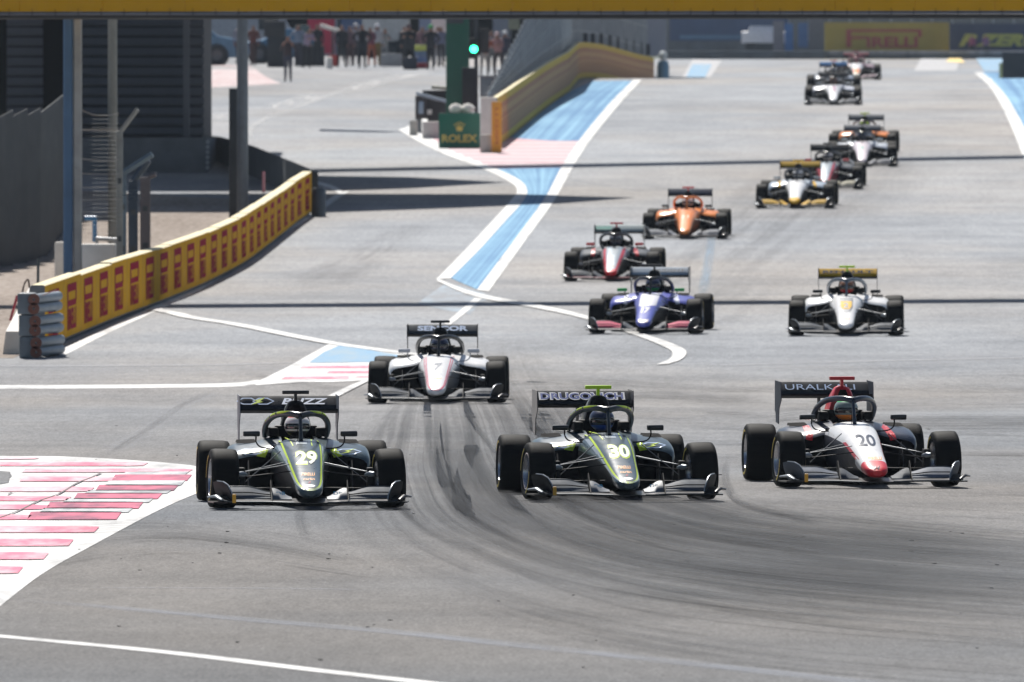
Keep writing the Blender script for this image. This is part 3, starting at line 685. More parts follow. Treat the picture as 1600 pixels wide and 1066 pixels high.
# --- dark guard wall between the yellow wall and the pit lane
GW = resample([at(324, 392), at(395, 372), at(440, 360), at(487, 338)], 3.0)
gwr = empty('guard_wall', GW[0]); tag(gwr, 'near black panelled guard wall running behind the far end of the yellow wall', 'guard wall')
def hy(P): # top row of the wall by column
    px = 800+P.x/P.y*F
    return zy(np.interp(px, [320,345,395,440,487,500], [212,214,228,246,265,270]), P.y)
for a, b in zip(GW, GW[1:]):
    q = MB(); n = Vector((-(b.y-a.y), b.x-a.x, 0)).normalized()*.15; g = (b-a)*.006
    V = [a+g, b-g, b-g+n, a+g+n]; T = [Vector((v.x, v.y, hy(v))) for v in V]
    Bv = [Vector((v.x, v.y, gz(v.x, v.y)-.05)) for v in V]
    q.add([v-gwr.location for v in Bv+T], [(0,1,2,3),(4,5,6,7),(0,1,5,4),(1,2,6,5),(2,3,7,6),(3,0,4,7)]); q.build('wall_panel', M('black_panel', (.022,.028,.036), .6, 0, .25, 1), gwr)
m = MB(); g0 = at(498, 336); m.lathe([(0,.17),(.62,.17),(.68,.12),(.68,.01),(0,.01)], 16, 0, 'z'); o = m.build('end_bollard', M('bollard_slate', (.06,.08,.10), .5), None, 40, loc=g0); tag(o, 'dark round bollard at the far end of the yellow wall', 'bollard')
m = MB()
for k in range(6):
    m.lathe([(-.03,.01),(-.03,.045),(.03,.045),(.03,.01)], 10, 0, 'y', c=(X(325,372),371.6,zy(222+8*k,372)))
o = m.build('reflector_strip', M('reflector', (.45,.47,.48), .4), None, 40); o['kind'] = 'stuff'; tag(o, 'column of small pale reflectors on the dark corner of the building', 'reflectors')

# --- dark clad building at the left
bd = empty('clad_building', at(220, 380)); tag(bd, 'dark horizontally clad building on a concrete base at the left', 'building')
bl = bd.location; zg = bl.z
def bbox(nm, x0, x1, yt, yb, D, depth, mt, bev=0):
    s = mpp(D); m = MB(); m.box((0,0,0), ((x1-x0)*s, depth, (yb-yt)*s))
    return m.build(nm, mt, bd, 30, bev, loc=Vector((((x0+x1)/2-800)*s, D+depth/2, zy((yt+yb)/2, D)))-bl)
bbox('wall_core', 60, 316, -300, 216, 381, 12, M('core_dark', (.018,.021,.028), .8))
bbox('base', 118, 324, 215, 290, 376, 16, concrete_d, .03)
bbox('base', -300, 120, 215, 300, 381, 12, concrete_d, .03)
cladm = None; pitch = 15.6
for k in range(30):
    y0 = 212-pitch*(k+1)
    m = MB(); s = mpp(380); w = (294-118)*s; h = pitch*s
    if cladm is None:
        mm = MB(); mm.prism([(0,0),(-.05,.01),(-.11,h*.22),(-.02,h*.84),(0,h*.84)], -w/2, w/2, 'x'); cladm = mm.mesh('cladding_plank', [clad])
        w2 = (24)*s; mm = MB(); mm.prism([(0,0),(-.05,.01),(-.11,h*.22),(-.02,h*.84),(0,h*.84)], -w2/2, w2/2, 'x'); cladm2 = mm.mesh('cladding_plank', [clad_l])
        w3 = 56*s; mm = MB(); mm.prism([(0,0),(-.05,.01),(-.11,h*.22),(-.02,h*.84),(0,h*.84)], -w3/2, w3/2, 'x'); cladm3 = mm.mesh('cladding_plank', [clad_l])
    zz = zy(y0+pitch, 380)
    share(cladm, 'cladding_plank', bd, Vector((X(206,380),380.8,zz))-bl)
    share(cladm2, 'cladding_plank', bd, Vector((X(306,380),380.6,zz))-bl)
    share(cladm3, 'cladding_plank', bd, Vector((X(38,380),380.6,zz))-bl)
bbox('corner_column', 286, 296, -300, 214, 379.6, .3, clad_l)
bbox('dark_recess', -300, 10, -300, 216, 383, 10, matte_black); bbox('dark_recess', 66, 118, -300, 216, 380.9, .3, matte_black); bbox('wall_core', 10, 66, -300, 216, 381.5, 10, M('core_dark', (.018,.021,.028)))
bbox('roof_slab', -320, 330, -330, -300, 376, 30, concrete_d)
# pointed sheet fence in front of it
pf = empty('sheet_fence', at(40, 300)); tag(pf, 'dark blue grey sheet fence with a pointed top in front of the clad building', 'fence')
PL = resample([at(-60, 286), at(50, 300), at(97, 338)], 2.9)
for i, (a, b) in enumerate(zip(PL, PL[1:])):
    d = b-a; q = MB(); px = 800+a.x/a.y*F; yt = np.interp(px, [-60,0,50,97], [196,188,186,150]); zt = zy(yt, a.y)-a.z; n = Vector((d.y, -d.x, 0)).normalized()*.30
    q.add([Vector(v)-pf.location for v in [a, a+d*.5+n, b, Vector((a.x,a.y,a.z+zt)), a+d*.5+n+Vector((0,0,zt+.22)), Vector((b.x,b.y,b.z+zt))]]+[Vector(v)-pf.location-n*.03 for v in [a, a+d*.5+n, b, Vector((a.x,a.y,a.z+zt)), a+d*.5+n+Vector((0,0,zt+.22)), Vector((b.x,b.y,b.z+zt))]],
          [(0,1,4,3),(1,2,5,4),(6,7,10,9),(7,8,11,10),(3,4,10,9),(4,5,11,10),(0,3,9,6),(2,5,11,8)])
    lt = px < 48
    q.m = [1,0,1,0,1,0,1,0]; q.build('fence_sheet', [M('sheet_grey', (.040,.050,.066), .6, .1, .2, 1) if lt else M('sheet_blue', (.016,.030,.050), .6, .1, .2, 1), M('sheet_grey_shaded', (.020,.027,.038), .6, .1, .2, 1) if lt else M('sheet_blue_shaded', (.008,.016,.028), .6, .1, .2, 1)], pf)  # one face of each pleat painted darker, as if in shade
# low beige wall curving at far left
LW = resample(path3([(-120,452),(-40,414),(0,392),(40,372),(75,357),(110,346)]), 3.2)
lw = empty('low_wall', LW[0]); tag(lw, 'low beige concrete wall curving through the gravel at far left', 'low wall')
for a, b in zip(LW, LW[1:]):
    d = b-a; L_ = math.hypot(d.x, d.y); m = MB(); hh = 45*mpp(a.y)
    m.loft([[(s_, o_, z) for o_, z in [(0,.0),(.02,hh*.9),(.06,hh),(.40,hh),(.45,0)]] for s_ in (.012, L_-.012)]); m.build('wall_block', concrete, lw, 20, loc=a-lw.location, rot=(0, -math.atan2(d.z, L_), math.atan2(d.y, d.x)))

# --- unseen slabs added to cast shade, and second gantry whose shadows cross the road (above the frame)
cn = empty('shadow_caster', (-8, 360, 0)); tag(cn, 'unseen flat slabs added above the view to cast shadow bands on the road', 'shadow_caster')
def slab(pts, z0, z1, nm='shadow_slab'):
    m = MB(); off = 8.0; dx, dy = .16*off, .80*off
    Q = [G(*p) for p in pts]; base = sum(q.z for q in Q)/len(Q)
    m.prism([(q.x-dx-cn.location.x, q.y+dy-cn.location.y) for q in Q], base+off, base+off+.25, 'z'); m.build(nm, concrete_d, cn)
slab([(180,299),(520,298),(640,294),(790,285),(640,277),(500,275),(180,275)], 0, 0); slab([(180,332),(500,332),(700,325),(870,318),(990,309),(800,304),(500,303),(180,303)], 0, 0); slab([(60,345),(178,345),(178,270),(60,270)], 0, 0)
slab([(500,202),(560,203.5),(628,206),(600,207),(500,205)], 0, 0)
m = MB()
for q_ in (at(112, 372), at(112, 392)):
    m = MB(); m.box((q_.x-cn.location.x, q_.y-cn.location.y, q_.z+4.3), (.4,.4,9)); m.build('support', concrete_d, cn)
g2 = empty('gantry', (0, 388, 0)); tag(g2, 'second overhead gantry beam further up the track above the view', 'gantry')
m = MB()
for X0, D0, X1, D1 in [(-9, 382.5, 18, 404)]:
    za, zb_ = 9.8, 10.6
    for dz in (0, 3.3):
        for dy in (0, 1.2): m.tube([(X0, D0+dy-388, za+dz), (X1, D1+dy-388, zb_+dz)], .09, 8)
    for i in range(18):
        t = i/18; t2 = (i+1)/18; m.tube([(X0+(X1-X0)*t, D0+(D1-D0)*t-388, za+.8*t), (X0+(X1-X0)*t2, D0+(D1-D0)*t2-388, za+.9+.8*t)], .06, 6)
    m.add([(X0,D0+.4-388,za+.05),(X1,D1+.4-388,zb_+.05),(X1,D1+.4-388,zb_+3.4),(X0,D0+.4-388,za+3.4),(X0,D0+.45-388,za+.05),(X1,D1+.45-388,zb_+.05),(X1,D1+.45-388,zb_+3.4),(X0,D0+.45-388,za+3.4)], [(0,1,2,3),(4,5,6,7),(0,1,5,4),(1,2,6,5),(2,3,7,6),(3,0,4,7)])
    for xx, dd in ((X1, D1),): m.box((xx, dd-388, 6.5), (.5,.5,8.5))
    m.box((X0, D0-388, 6.3), (.4,.4,7.6))
m.build('beam', steel, g2)

# --- green pillar, signals, cabinets
green = M('deep_green_panel', (.006,.095,.062), .5, 0, .1, 1); green_b = M('sign_green', (.008,.13,.085), .45, 0, .08, 1); gold = M('gold_print', (.62,.50,.12), .45)
pl = empty('sign_pillar', at(715, 418)); tag(pl, 'tall dark green pillar beside the green light', 'pillar'); D = 418; s = mpp(D)
m = MB(); m.box((0,0,(zy(-60,D)-pl.location.z)/2), (36*s,.55,zy(-60,D)-pl.location.z)); m.build('shaft', green, pl, 30, .02)
m = MB(); m.box((-4*s,-.33,zy(30,D)-pl.location.z), (26*s,.1,14*s)); m.build('top_box', steel_dark, pl)
sg = empty('signal_light', at(748, 412)); tag(sg, 'tall dark signal post with a lit green lamp', 'traffic light'); D = 412; s = mpp(D); z0 = sg.location.z
def sgb(nm, x0, x1, yt, yb, dy, dep, mt, bev=.01):
    m = MB(); m.box((((x0+x1)/2-748)*s, dy, zy((yt+yb)/2,D)-z0), ((x1-x0)*s, dep, (yb-yt)*s)); return m.build(nm, mt, sg, 30, bev)
blk = M('signal_black', (.018,.02,.025), .6)
sgb('post', 741, 747, 20, 235, .1, .15, steel_dark); sgb('housing', 733, 747, 60, 92, 0, .2, blk); sgb('housing', 750, 764, 45, 83, 0, .2, blk); sgb('base_board', 722, 747, 106, 166, -.1, .1, blk)
m = MB(); m.lathe([(0,.001),(0,5.6*s),(-.02,5.2*s),(-.045,3*s),(-.055,.001)], 20, 0, 'y', close=False); m.build('green_lens', M('green_lamp', (.05,.8,.5), .3, emit=((.03,1.0,.40), 8)), sg, 60, loc=((740.5-748)*s,-.11,zy(77,D)-z0))
m = MB(); m.lathe([(0,6.6*s),(0,6.0*s),(-.10,6.0*s),(-.10,6.6*s)], 20, 0, 'y'); m.build('lamp_hood', blk, sg, 60, loc=((740.5-748)*s,-.10,zy(77,D)-z0))
# board with crown
bo = empty('advertising_board', G(718, 232)); tag(bo, 'green advertising board with a yellow crown reading ROLEX beside the verge', 'advertising board'); D = bo.location.y; s = mpp(D)
m = MB(); m.box((0,0,27.5*s), (65*s,.06,55*s)); m.build('panel', green_b, bo, 20, .008)
V, Fc = text_mesh('ROLEX', .03, 0, 55*s, 12*s); m = MB(); m.add([(x,-.036,z+15.5*s) for x, z in V], Fc); m.build('lettering', gold, bo)
cr2 = [(-5,0),(5,0),(5.6,3),(9,11),(4.6,5.6),(4.2,13.5),(1.4,6),(0,15),(-1.4,6),(-4.2,13.5),(-4.6,5.6),(-9,11),(-5.6,3)]
m = MB()
tri = [(0,1,2,12),(2,4,12),(12,4,10),(2,3,4),(12,10,11),(4,5,6),(10,8,9),(4,6,10),(10,6,8),(6,7,8)]
m.add([(x*s*.8,-.037,(z*.85+27)*s) for x, z in cr2], [tuple(t) for t in tri])
for x, z in [(-9,11),(-4.2,13.5),(0,15),(4.2,13.5),(9,11)]: m.lathe([(-.038,.001),(-.038,1.3*s)], 10, 0, 'y', c=(x*s*.8,0,(z*.85+27.6)*s), close=False)
m.build('crown', gold, bo)
for sx in (-22, 22):
    m = MB(); m.box((sx*s,.12,14*s), (.04,.2,28*s)); m.build('leg', steel_dark, bo)
# marshal post: dark cabin with pale rails
mp_ = empty('marshal_post', at(680, 424)); tag(mp_, 'dark marshal shelter with pale top rails left of the green pillar', 'shelter'); D = 424; s = mpp(D); z0 = mp_.location.z
def mpb(nm, x0, x1, yt, yb, dy, dep, mt, bev=.01):
    m = MB(); m.box((((x0+x1)/2-680)*s, dy, zy((yt+yb)/2,D)-z0), ((x1-x0)*s, dep, (yb-yt)*s)); return m.build(nm, mt, mp_, 30, bev)
dk = M('shelter_dark', (.05,.045,.048), .7, 0, .2, 2)
mpb('side_panel', 649, 668, 150, 186, 0, 1.0, dk); mpb('side_panel', 668, 706, 158, 190, .1, 1.0, dk); mpb('back_panel', 660, 712, 141, 165, .9, .2, dk)
m = MB(); m.tube([((650-680)*s,-.5,zy(146,D)-z0), ((706-680)*s,-.5,zy(161,D)-z0)], .05, 8); m.build('rail', M('pale_rail', (.32,.38,.45), .4, .2), mp_, 40)
m = MB(); m.tube([((674-680)*s,.6,zy(136,D)-z0), ((712-680)*s,.6,zy(139,D)-z0)], .055, 8); m.build('rail', M('straw_rail', (.45,.42,.33), .6), mp_, 40)
mpb('window', 654, 662, 159, 178, -.52, .03, M('pale_blue_pane', (.30,.38,.48), .2)); mpb('paper', 668, 675, 171, 179, -.52, .03, concrete_w); mpb('leg', 650, 659, 186, 208, -.1, .3, steel)
for (x0, x1, yt, yb, D_, mt, lbl) in [(660,687,190,208,416,concrete_w,'pale concrete block left of the green board'), (751,776,152,206,402,concrete_w,'tall white concrete block between the green board and the tan wall'), (750,768,210,233,398,concrete,'small grey concrete block right of the green board'), (640,652,188,203,420,concrete,'small pale kerb stone under the marshal shelter')]:
    pxbox('concrete_block', x0, x1, yt, D_, .7, mt, lbl, 'concrete block', 'concrete blocks round the green board', bevel=.04)
cb = empty('equipment_cabinet', at(770, 425)); tag(cb, 'grey equipment cabinet with two doors behind the white concrete block', 'cabinet'); D = 425; s = mpp(D); z0 = cb.location.z
for (nm, x0, x1, yt, yb, dy, dep, mt) in [('body', 750, 790, 121, 152, 0, .6, M('cabinet_grey', (.20,.20,.22), .5)), ('door', 752, 769, 123, 149, -.31, .03, M('cabinet_door', (.27,.29,.32), .4)), ('door', 771, 787, 123, 149, -.31, .03, M('cabinet_door_pink', (.30,.27,.30), .4)), ('stand', 753, 790, 152, 215, .1, .4, concrete_d), ('top', 748, 792, 118, 121, 0, .7, M('cabinet_top', (.4,.4,.42), .4))]:
    m = MB(); m.box((((x0+x1)/2-770)*s, dy, zy((yt+yb)/2,D)-z0), ((x1-x0)*s, dep, (yb-yt)*s)); m.build(nm, mt, cb, 30, .01)
m = MB(); m.lathe([(0,.001),(0,3.2*s),(-.03,3.2*s),(-.03,.001)], 14, 0, 'y', close=False); m.build('dial', steel_dark, cb, 40, loc=((779-770)*s,-.34,zy(135,D)-z0))
for (px, lbl) in [(712,'pale bundled sheet on the ground behind the green board, left one'),(731,'pale bundled sheet on the ground behind the green board, right one')]:
    m = MB(); m.lathe([(0,.01),(.02,.16),(.12,.20),(.22,.13),(.26,.01)], 12, 0, 'z', close=False); o = m.build('bundle', concrete_w, None, 50, loc=(X(px,404),404,zy(176,404)-.0)); tag(o, lbl, 'bundle', 'pale bundles behind the green board')
    m = MB(); m.box((0,0,-.35), (.3,.3,.7)); m.build('crate', steel_dark, o)

# --- tan wall with dense lettering on the right of the pit exit, over the crest
TW = resample(path3([(777,231),(800,213),(830,188),(860,164),(890,144)])+[at(905,545), at(925,568), at(955,588), at(985,606), at(1015,628), at(1022,640)], 3.05)
tw = empty('barrier_wall', TW[0]); tag(tw, 'tan and mauve lettered wall curving over the crest on the left of the track', 'barrier wall')
tan = M('tan_banner', (.56,.40,.10), .9, 0, .06, 1, spec=.04); mauve = M('mauve_print', (.56,.37,.20), .9, 0, .06, 1, spec=.04); lg2 = logo_mesh(1.9, .96, M('brown_print', (.36,.17,.13), .9, spec=.04))
for i, (a, b) in enumerate(zip(TW, TW[1:])):
    d = b-a; L_ = math.hypot(d.x, d.y); m = MB(); h = 1.40
    m.loft([[(s_, o_, z) for o_, z in [(0,.03),(0,.24),(0,h-.22),(0,h),(.02,h+.01),(.13,h+.01),(.16,0)]] for s_ in (.012, L_-.012)], mfun=lambda i_, j: {0:0, 1:3, 2:0, 3:1, 4:1, 5:2, 6:2}.get(j, 2))
    o = m.build('wall_block', [tan, cap_m, concrete_d, mauve], tw, 20, loc=a-tw.location, rot=(0, -math.atan2(d.z, L_), math.atan2(d.y, d.x)))
    share(lg2, 'lettering', o, loc=(.55, -.006, .24))
m = MB(); m.box((0,0,.70), (16*mpp(398),.10,1.44)); o = m.build('end_panel', M('orange_banner', (.78,.36,.05), .6, 0, .1, 2), tw, 20, .01, loc=Vector((X(776,397.6),397.6,at(776,397.6).z))-tw.location)
V, Fc = text_mesh('PIRELLI', .02, 0, 1.0, .10); m = MB(); m.add([(z, -.056, x+.75) for x, z in V], Fc); m.build('lettering', M('faint_red_print', (.62,.20,.06), .6), o)
# catch fence above it
cf = empty('catch_fence', TW[0]); tag(cf, 'grey catch fence with cloth rising above the tan wall', 'fence')
def screen_mat():
    m = bpy.data.materials.new('fence_cloth'); m.use_nodes = True; t = m.node_tree; t.nodes.clear()
    o = t.nodes.new('ShaderNodeOutputMaterial'); p = t.nodes.new('ShaderNodeBsdfPrincipled'); tr = t.nodes.new('ShaderNodeBsdfTransparent'); mx = t.nodes.new('ShaderNodeMixShader')
    v = coords(t); t.links.new(mixc(t, noise(t, .8, 4, v), (.085,.10,.125), (.14,.155,.18)), p.inputs['Base Color']); p.inputs['Roughness'].default_value = .8
    mx.inputs[0].default_value = .93
    t.links.new(tr.outputs[0], mx.inputs[1]); t.links.new(p.outputs[0], mx.inputs[2]); t.links.new(mx.outputs[0], o.inputs[0]); return m
cloth = screen_mat(); TF = TW
hf = lambda D: max(0.05, min(3.6, (D-402)*.034))
for i, (a, b) in enumerate(zip(TF, TF[1:])):
    if a.y < 402: continue
    ha_, hb = hf(a.y), hf(b.y); n = Vector((-.30, .05, 1.40))
    q = MB(); V = [a+n, b+n, b+n+Vector((0,0,hb)), a+n+Vector((0,0,ha_))]; V2 = [v+Vector((-.012,0,0)) for v in V]
    q.add([v-cf.location for v in V+V2], [(0,1,2,3),(4,5,6,7),(0,1,5,4),(2,3,7,6)]); q.build('fence_panel', cloth, cf)
    q = MB(); q.tube([a+n-cf.location-Vector((0,0,.3)), a+n-cf.location+Vector((0,0,ha_+.1))], .045, 6); q.build('fence_post', steel, cf, 40)
    q = MB()
    for k in range(4): q.tube([a+n-cf.location+Vector((.02,0,ha_*(k+.5)/4)), b+n-cf.location+Vector((.02,0,hb*(k+.5)/4))], .014, 4)
    q.build('cable', steel, cf)
for k in range(9):
    px0 = 916+k*12; D = 566+k*8.5; g0 = at(px0+5, D); z0 = zy(52+max(0,k-2)*2.6, D); s = mpp(D)
    m = MB(); m.box((0,0,0), (9.5*s if k < 3 else 12*s, .05, (20-k*.3)*s)); o = m.build('dark_board', M('dark_slate_board', (.025,.03,.042), .6), cf, 10, .004, loc=Vector((X(px0+5,D)-.2, D, z0-10*s))-cf.location)
m = MB(); m.lathe([(0,.01),(0,.28),(1.0,.28),(1.25,.22),(1.3,.01)], 18, 0, 'z', close=False); bb = m.build('barrel', M('barrel_blue', (.10,.22,.34), .35), None, 50, loc=at(1036, 640)); tag(bb, 'tall blue grey barrel at the far end of the tan wall', 'barrel')
m = MB(); m.lathe([(1.3,.01),(1.3,.14),(1.55,.2),(1.68,.10),(1.7,.01)], 14, 0, 'z', close=False); m.build('white_cover', M('grey_white_cloth', (.45,.5,.52), .6), bb, 50)

# --- far end of the straight: rail, hoardings, fence
FD = 812.0
gr = empty('guard_rail', at(1330, FD)); tag(gr, 'dark guard rail running across the far end of the straight', 'guard rail'); s = mpp(FD)
def rel(p, o): return tuple(Vector(p)-o.location)
rm_ = M('rail_dark_blue', (.04,.065,.09), .5, .3, .25, 1.2); rt_ = M('rail_top_pale', (.2,.21,.23), .5, .2, .4, 3)
for i in range(11):
    xa, xb = X(1046+i*62, FD), X(1046+(i+1)*62, FD)-.03
    for k in range(2):
        q = MB(); zz = gz(xa, FD)+.06+k*.22; q.loft([[(x, FD+o_, zz+z) for o_, z in [(0,0),(-.05,.05),(-.03,.10),(-.05,.16),(0,.21),(.02,.1)]] for x in (xa, xb)]); o = q.build('rail_beam', rm_ if k < 1 or i < 4 else rt_, gr); o.location = -gr.location
    q = MB(); q.box(rel((xa, FD+.08, gz(xa,FD)+.25), gr), (.1,.1,.5)); q.build('rail_post', steel_dark, gr)
def hoard(x0, x1, yt, yb, D, mt, label, cat='hoarding', group='hoardings at the far end of the straight'):
    o = pxbox('hoarding', x0, x1, yt, D, .1, mt, label, cat, group, yb=None); return o
def htext(o, s_, px, py, w, h, mt, bold=.03, shear=0, D=None):
    D = o.location.y; V, Fc = text_mesh(s_, bold, shear, w*mpp(D), h*mpp(D)); m = MB(); m.add([(x+X(px,D)-o.location.x, -.056, z+zy(py,D)-o.location.z) for x, z in V], Fc); m.build('lettering', mt, o)
yb2 = M('hoarding_yellow', (.36,.27,.05), .6, 0, .12, .5); nv = M('hoarding_navy', (.030,.042,.085), .6, 0, .15, .5); rp = M('hoarding_red', (.35,.07,.06), .6)
h1 = hoard(1288, 1483, 35, 80, 822, yb2, 'long yellow hoarding with PIRELLI in faded red at the far end of the straight')
D = 822; m = MB()
def hb(x0, x1, y0, y1, mt=rp, nm='lettering', o=h1):
    m = MB(); m.add([(X(x,822)-o.location.x, -.056, zy(y,822)-o.location.z) for x, y in ((x0,y1),(x1,y1),(x1,y0),(x0,y0))], [(0,1,2,3)]); m.build(nm, mt, o)
hb(1322, 1330, 46, 74); hb(1330, 1440, 46, 50); hb(1330, 1358, 57, 61); hb(1434, 1440, 50, 58); htext(h1, 'IRELLI', 1394, 66, 80, 17, rp, .04)
h2 = hoard(1484, 1640, 37, 80, 820, nv, 'navy hoarding with slanted yellow letters P ZERO at the right edge')
htext(h2, 'P ZERO', 1565, 63, 135, 20, M('olive_yellow_print', (.40,.38,.08), .6), .06, .35)
hoard(1046, 1232, 20, 62, 830, M('hoarding_blue', (.05,.085,.17), .6, 0, .2, .3), 'dull blue hoarding left of the yellow one across the far end'); hoard(1046, 1287, 64, 80, 818, M('tyre_wall_grey', (.10,.12,.14), .8, 0, .25, 1), 'low grey tyre wall cover in front of the dull blue hoarding')
pxbox('glass_band', 1062, 1180, 55, 816, .05, M('band_blue', (.08,.16,.26), .5), 'thin lighter blue band along the dull blue hoarding', 'band', yb=61)
for (x0, x1, yt, yb, mt, lbl) in [(1226,1239,37,70,M('strip_blue', (.05,.14,.34), .6),'tall blue upright banner near the yellow hoarding'), (1247,1262,36,58,M('strip_blue2', (.06,.13,.28), .6),'shorter blue upright banner beside the tall one'), (1264,1287,30,72,M('strip_grey', (.12,.125,.14), .7),'dark grey upright panel left of the yellow hoarding'), (1208,1225,33,64,M('strip_mauve', (.17,.17,.20), .7),'mauve grey upright panel left of the tall blue banner')]:
    pxbox('upright_banner', x0, x1, yt, 814, .06, mt, lbl, 'banner', 'upright banners at the far end', yb=yb+16)
m = MB(); g0 = Vector((X(1190,826),826,at(1190,826).z)); m.loft([[(x, y, z) for y, z in [(-.8,.3),(-.85,.9),(-.7,1.25 if -.9 < x < .75 else .95),(.7,1.25 if -.9 < x < .75 else .95),(.85,.9),(.8,.3)]] for x in (-1.3,-.95,-.8,.6,.8,1.25)])
o = m.build('service_cart', M('cart_white', (.75,.75,.78), .4), None, 40, loc=g0+Vector((0,-10,.62))); tag(o, 'small white service cart roof showing above the blue band', 'service cart')
for sx in (-.8, .8):
    for sy in (-.7, .7):
        q = MB(); q.lathe([(-.08,.06),(-.08,.24),(.08,.24),(.08,.06)], 14, 0, 'y', c=(sx, sy, .24)); q.build('wheel', blk, o, 40)
q = MB(); q.box((0,0,-.35), (2.2,1.5,1.2)); q.build('chassis', steel_dark, o)
m = MB(); fe = empty('catch_fence', at(1330, 838)); tag(fe, 'tall grey catch fence behind the hoardings at the far end', 'fence')
for i in range(22):
    xa = X(1040+i*32, 838); xb = X(1040+(i+1)*32, 838); zz = at(1330,838).z
    q = MB(); q.add([rel((xa,838,zz), fe), rel((xb,838,zz), fe), rel((xb,838,zz+4.5), fe), rel((xa,838,zz+4.5), fe)], [(0,1,2,3)]); q.build('fence_panel', cloth, fe)
    q = MB(); q.tube([rel((xa,837.9,zz), fe), rel((xa,837.9,zz+4.7), fe)], .06, 6); q.build('fence_post', steel, fe)
bk = pxbox('black_board', 1566, 1650, 82, 652, .1, M('black_board', (.018,.022,.03), .5), 'black board with a yellow edge at the right behind the blue verge', 'board'); 
m = MB(); m.box((-44.5*mpp(652),-.0,.55), (5*mpp(652),.12,1.35)); m.build('yellow_edge', M('edge_yellow', (.50,.48,.22), .6), bk)
m = MB(); m.box((4*mpp(652),-.06,.52), (50*mpp(652),.02,.14)); m.build('pale_stripe', M('stripe_mauve', (.16,.14,.17), .6), bk)
# unseen panel added on the main gantry to thicken its cast shadow
m = MB(); m.add([gp(XL, zl(XL,26)+2.75, .05), gp(XR, zl(XR,25)+2.75, .05), gp(XR, zl(XR,25)+2.75, 1.9), gp(XL, zl(XL,26)+2.75, 1.9), gp(XL, zl(XL,26)+2.82, .05), gp(XR, zl(XR,25)+2.82, .05), gp(XR, zl(XR,25)+2.82, 1.9), gp(XL, zl(XL,26)+2.82, 1.9)], [(0,1,2,3),(4,5,6,7),(0,1,5,4),(1,2,6,5),(2,3,7,6),(3,0,4,7)])
m.build('shadow_panel', steel, gan)

# ================================================================ THE RACING CARS
def wheel_meshes(dia, width):
    r = dia/2; w = width/2
    prof = [(-w*.62, .168), (-w*.86, .185), (-w*.98, .215), (-w*1.0, r-.055), (-w*.96, r-.028), (-w*.86, r-.009), (-w*.6, r-.002), (0, r), (w*.6, r-.002), (w*.86, r-.009), (w*.96, r-.028), (w*1.0, r-.055), (w*.98, .215), (w*.86, .185), (w*.62, .168)]
    ty = MB().lathe(prof, 44).mesh('tyre', [tyre_m], 50)
    rm = MB()
    rm.lathe([(-w*.9, .170), (-w*.9, .183), (-w*.6, .176), (-w*.3, .165), (w*.3, .165), (w*.6, .176), (w*.9, .183), (w*.9, .170), (w*.5, .155), (-w*.5, .155)], 32, 1)
    for s in (-1, 1):
        rm.lathe([(s*w*.38, .0), (s*w*.62, .0), (s*w*.62, .035), (s*w*.50, .05), (s*w*.30, .05)], 14, 0)
        for k in range(9):
            a = 2*math.pi*k/9
            rt = Matrix.Rotation(a, 3, 'X')
            rm.box(rt @ Vector((s*w*.50, 0, .105)), (.014, .030, .125), 0, rot=rt)
    rme = rm.mesh('rim', [rim_m, rim_lip], 40)
    mk = MB(); n = 40
    for s in (-1, 1):
        for a0 in (0, 20):
            V = []; 
            for i in range(9):
                a = 2*math.pi*(a0+i)/n
                for rr_ in (.215, .236): V.append((s*(w*.985+.003), rr_*math.cos(a), rr_*math.sin(a)))
            mk.add(V, [(2*i, 2*i+1, 2*i+3, 2*i+2) for i in range(8)])
    return ty, rme, mk.mesh('sidewall_marking', [tyre_yellow])
WF = wheel_meshes(.575, .270); WR = wheel_meshes(.600, .320)

def crange(a, b, n): return [a+(b-a)*i/n for i in range(n+1)]
T_W = hermite([(-.93,.045),(-.88,.095),(-.78,.122),(-.55,.140),(-.2,.158),(.1,.180),(.4,.205),(.7,.235),(1.0,.262),(1.25,.285),(1.6,.31),(2.1,.32),(2.5,.28),(3.0,.2),(3.5,.14),(3.9,.10)])
T_T = hermite([(-.93,.185),(-.88,.215),(-.78,.245),(-.55,.305),(-.2,.395),(.1,.47),(.4,.535),(.7,.585),(1.0,.625),(1.25,.65),(1.5,.66),(1.7,.71),(2.05,.72),(2.2,.66),(2.5,.58),(3.0,.48),(3.5,.40),(3.9,.34)])
T_B = hermite([(-.93,.135),(-.88,.115),(-.78,.112),(-.55,.13),(-.2,.155),(.1,.15),(.4,.13),(.7,.10),(1.0,.07),(1.6,.05),(3.0,.08),(3.5,.14),(3.9,.18)])
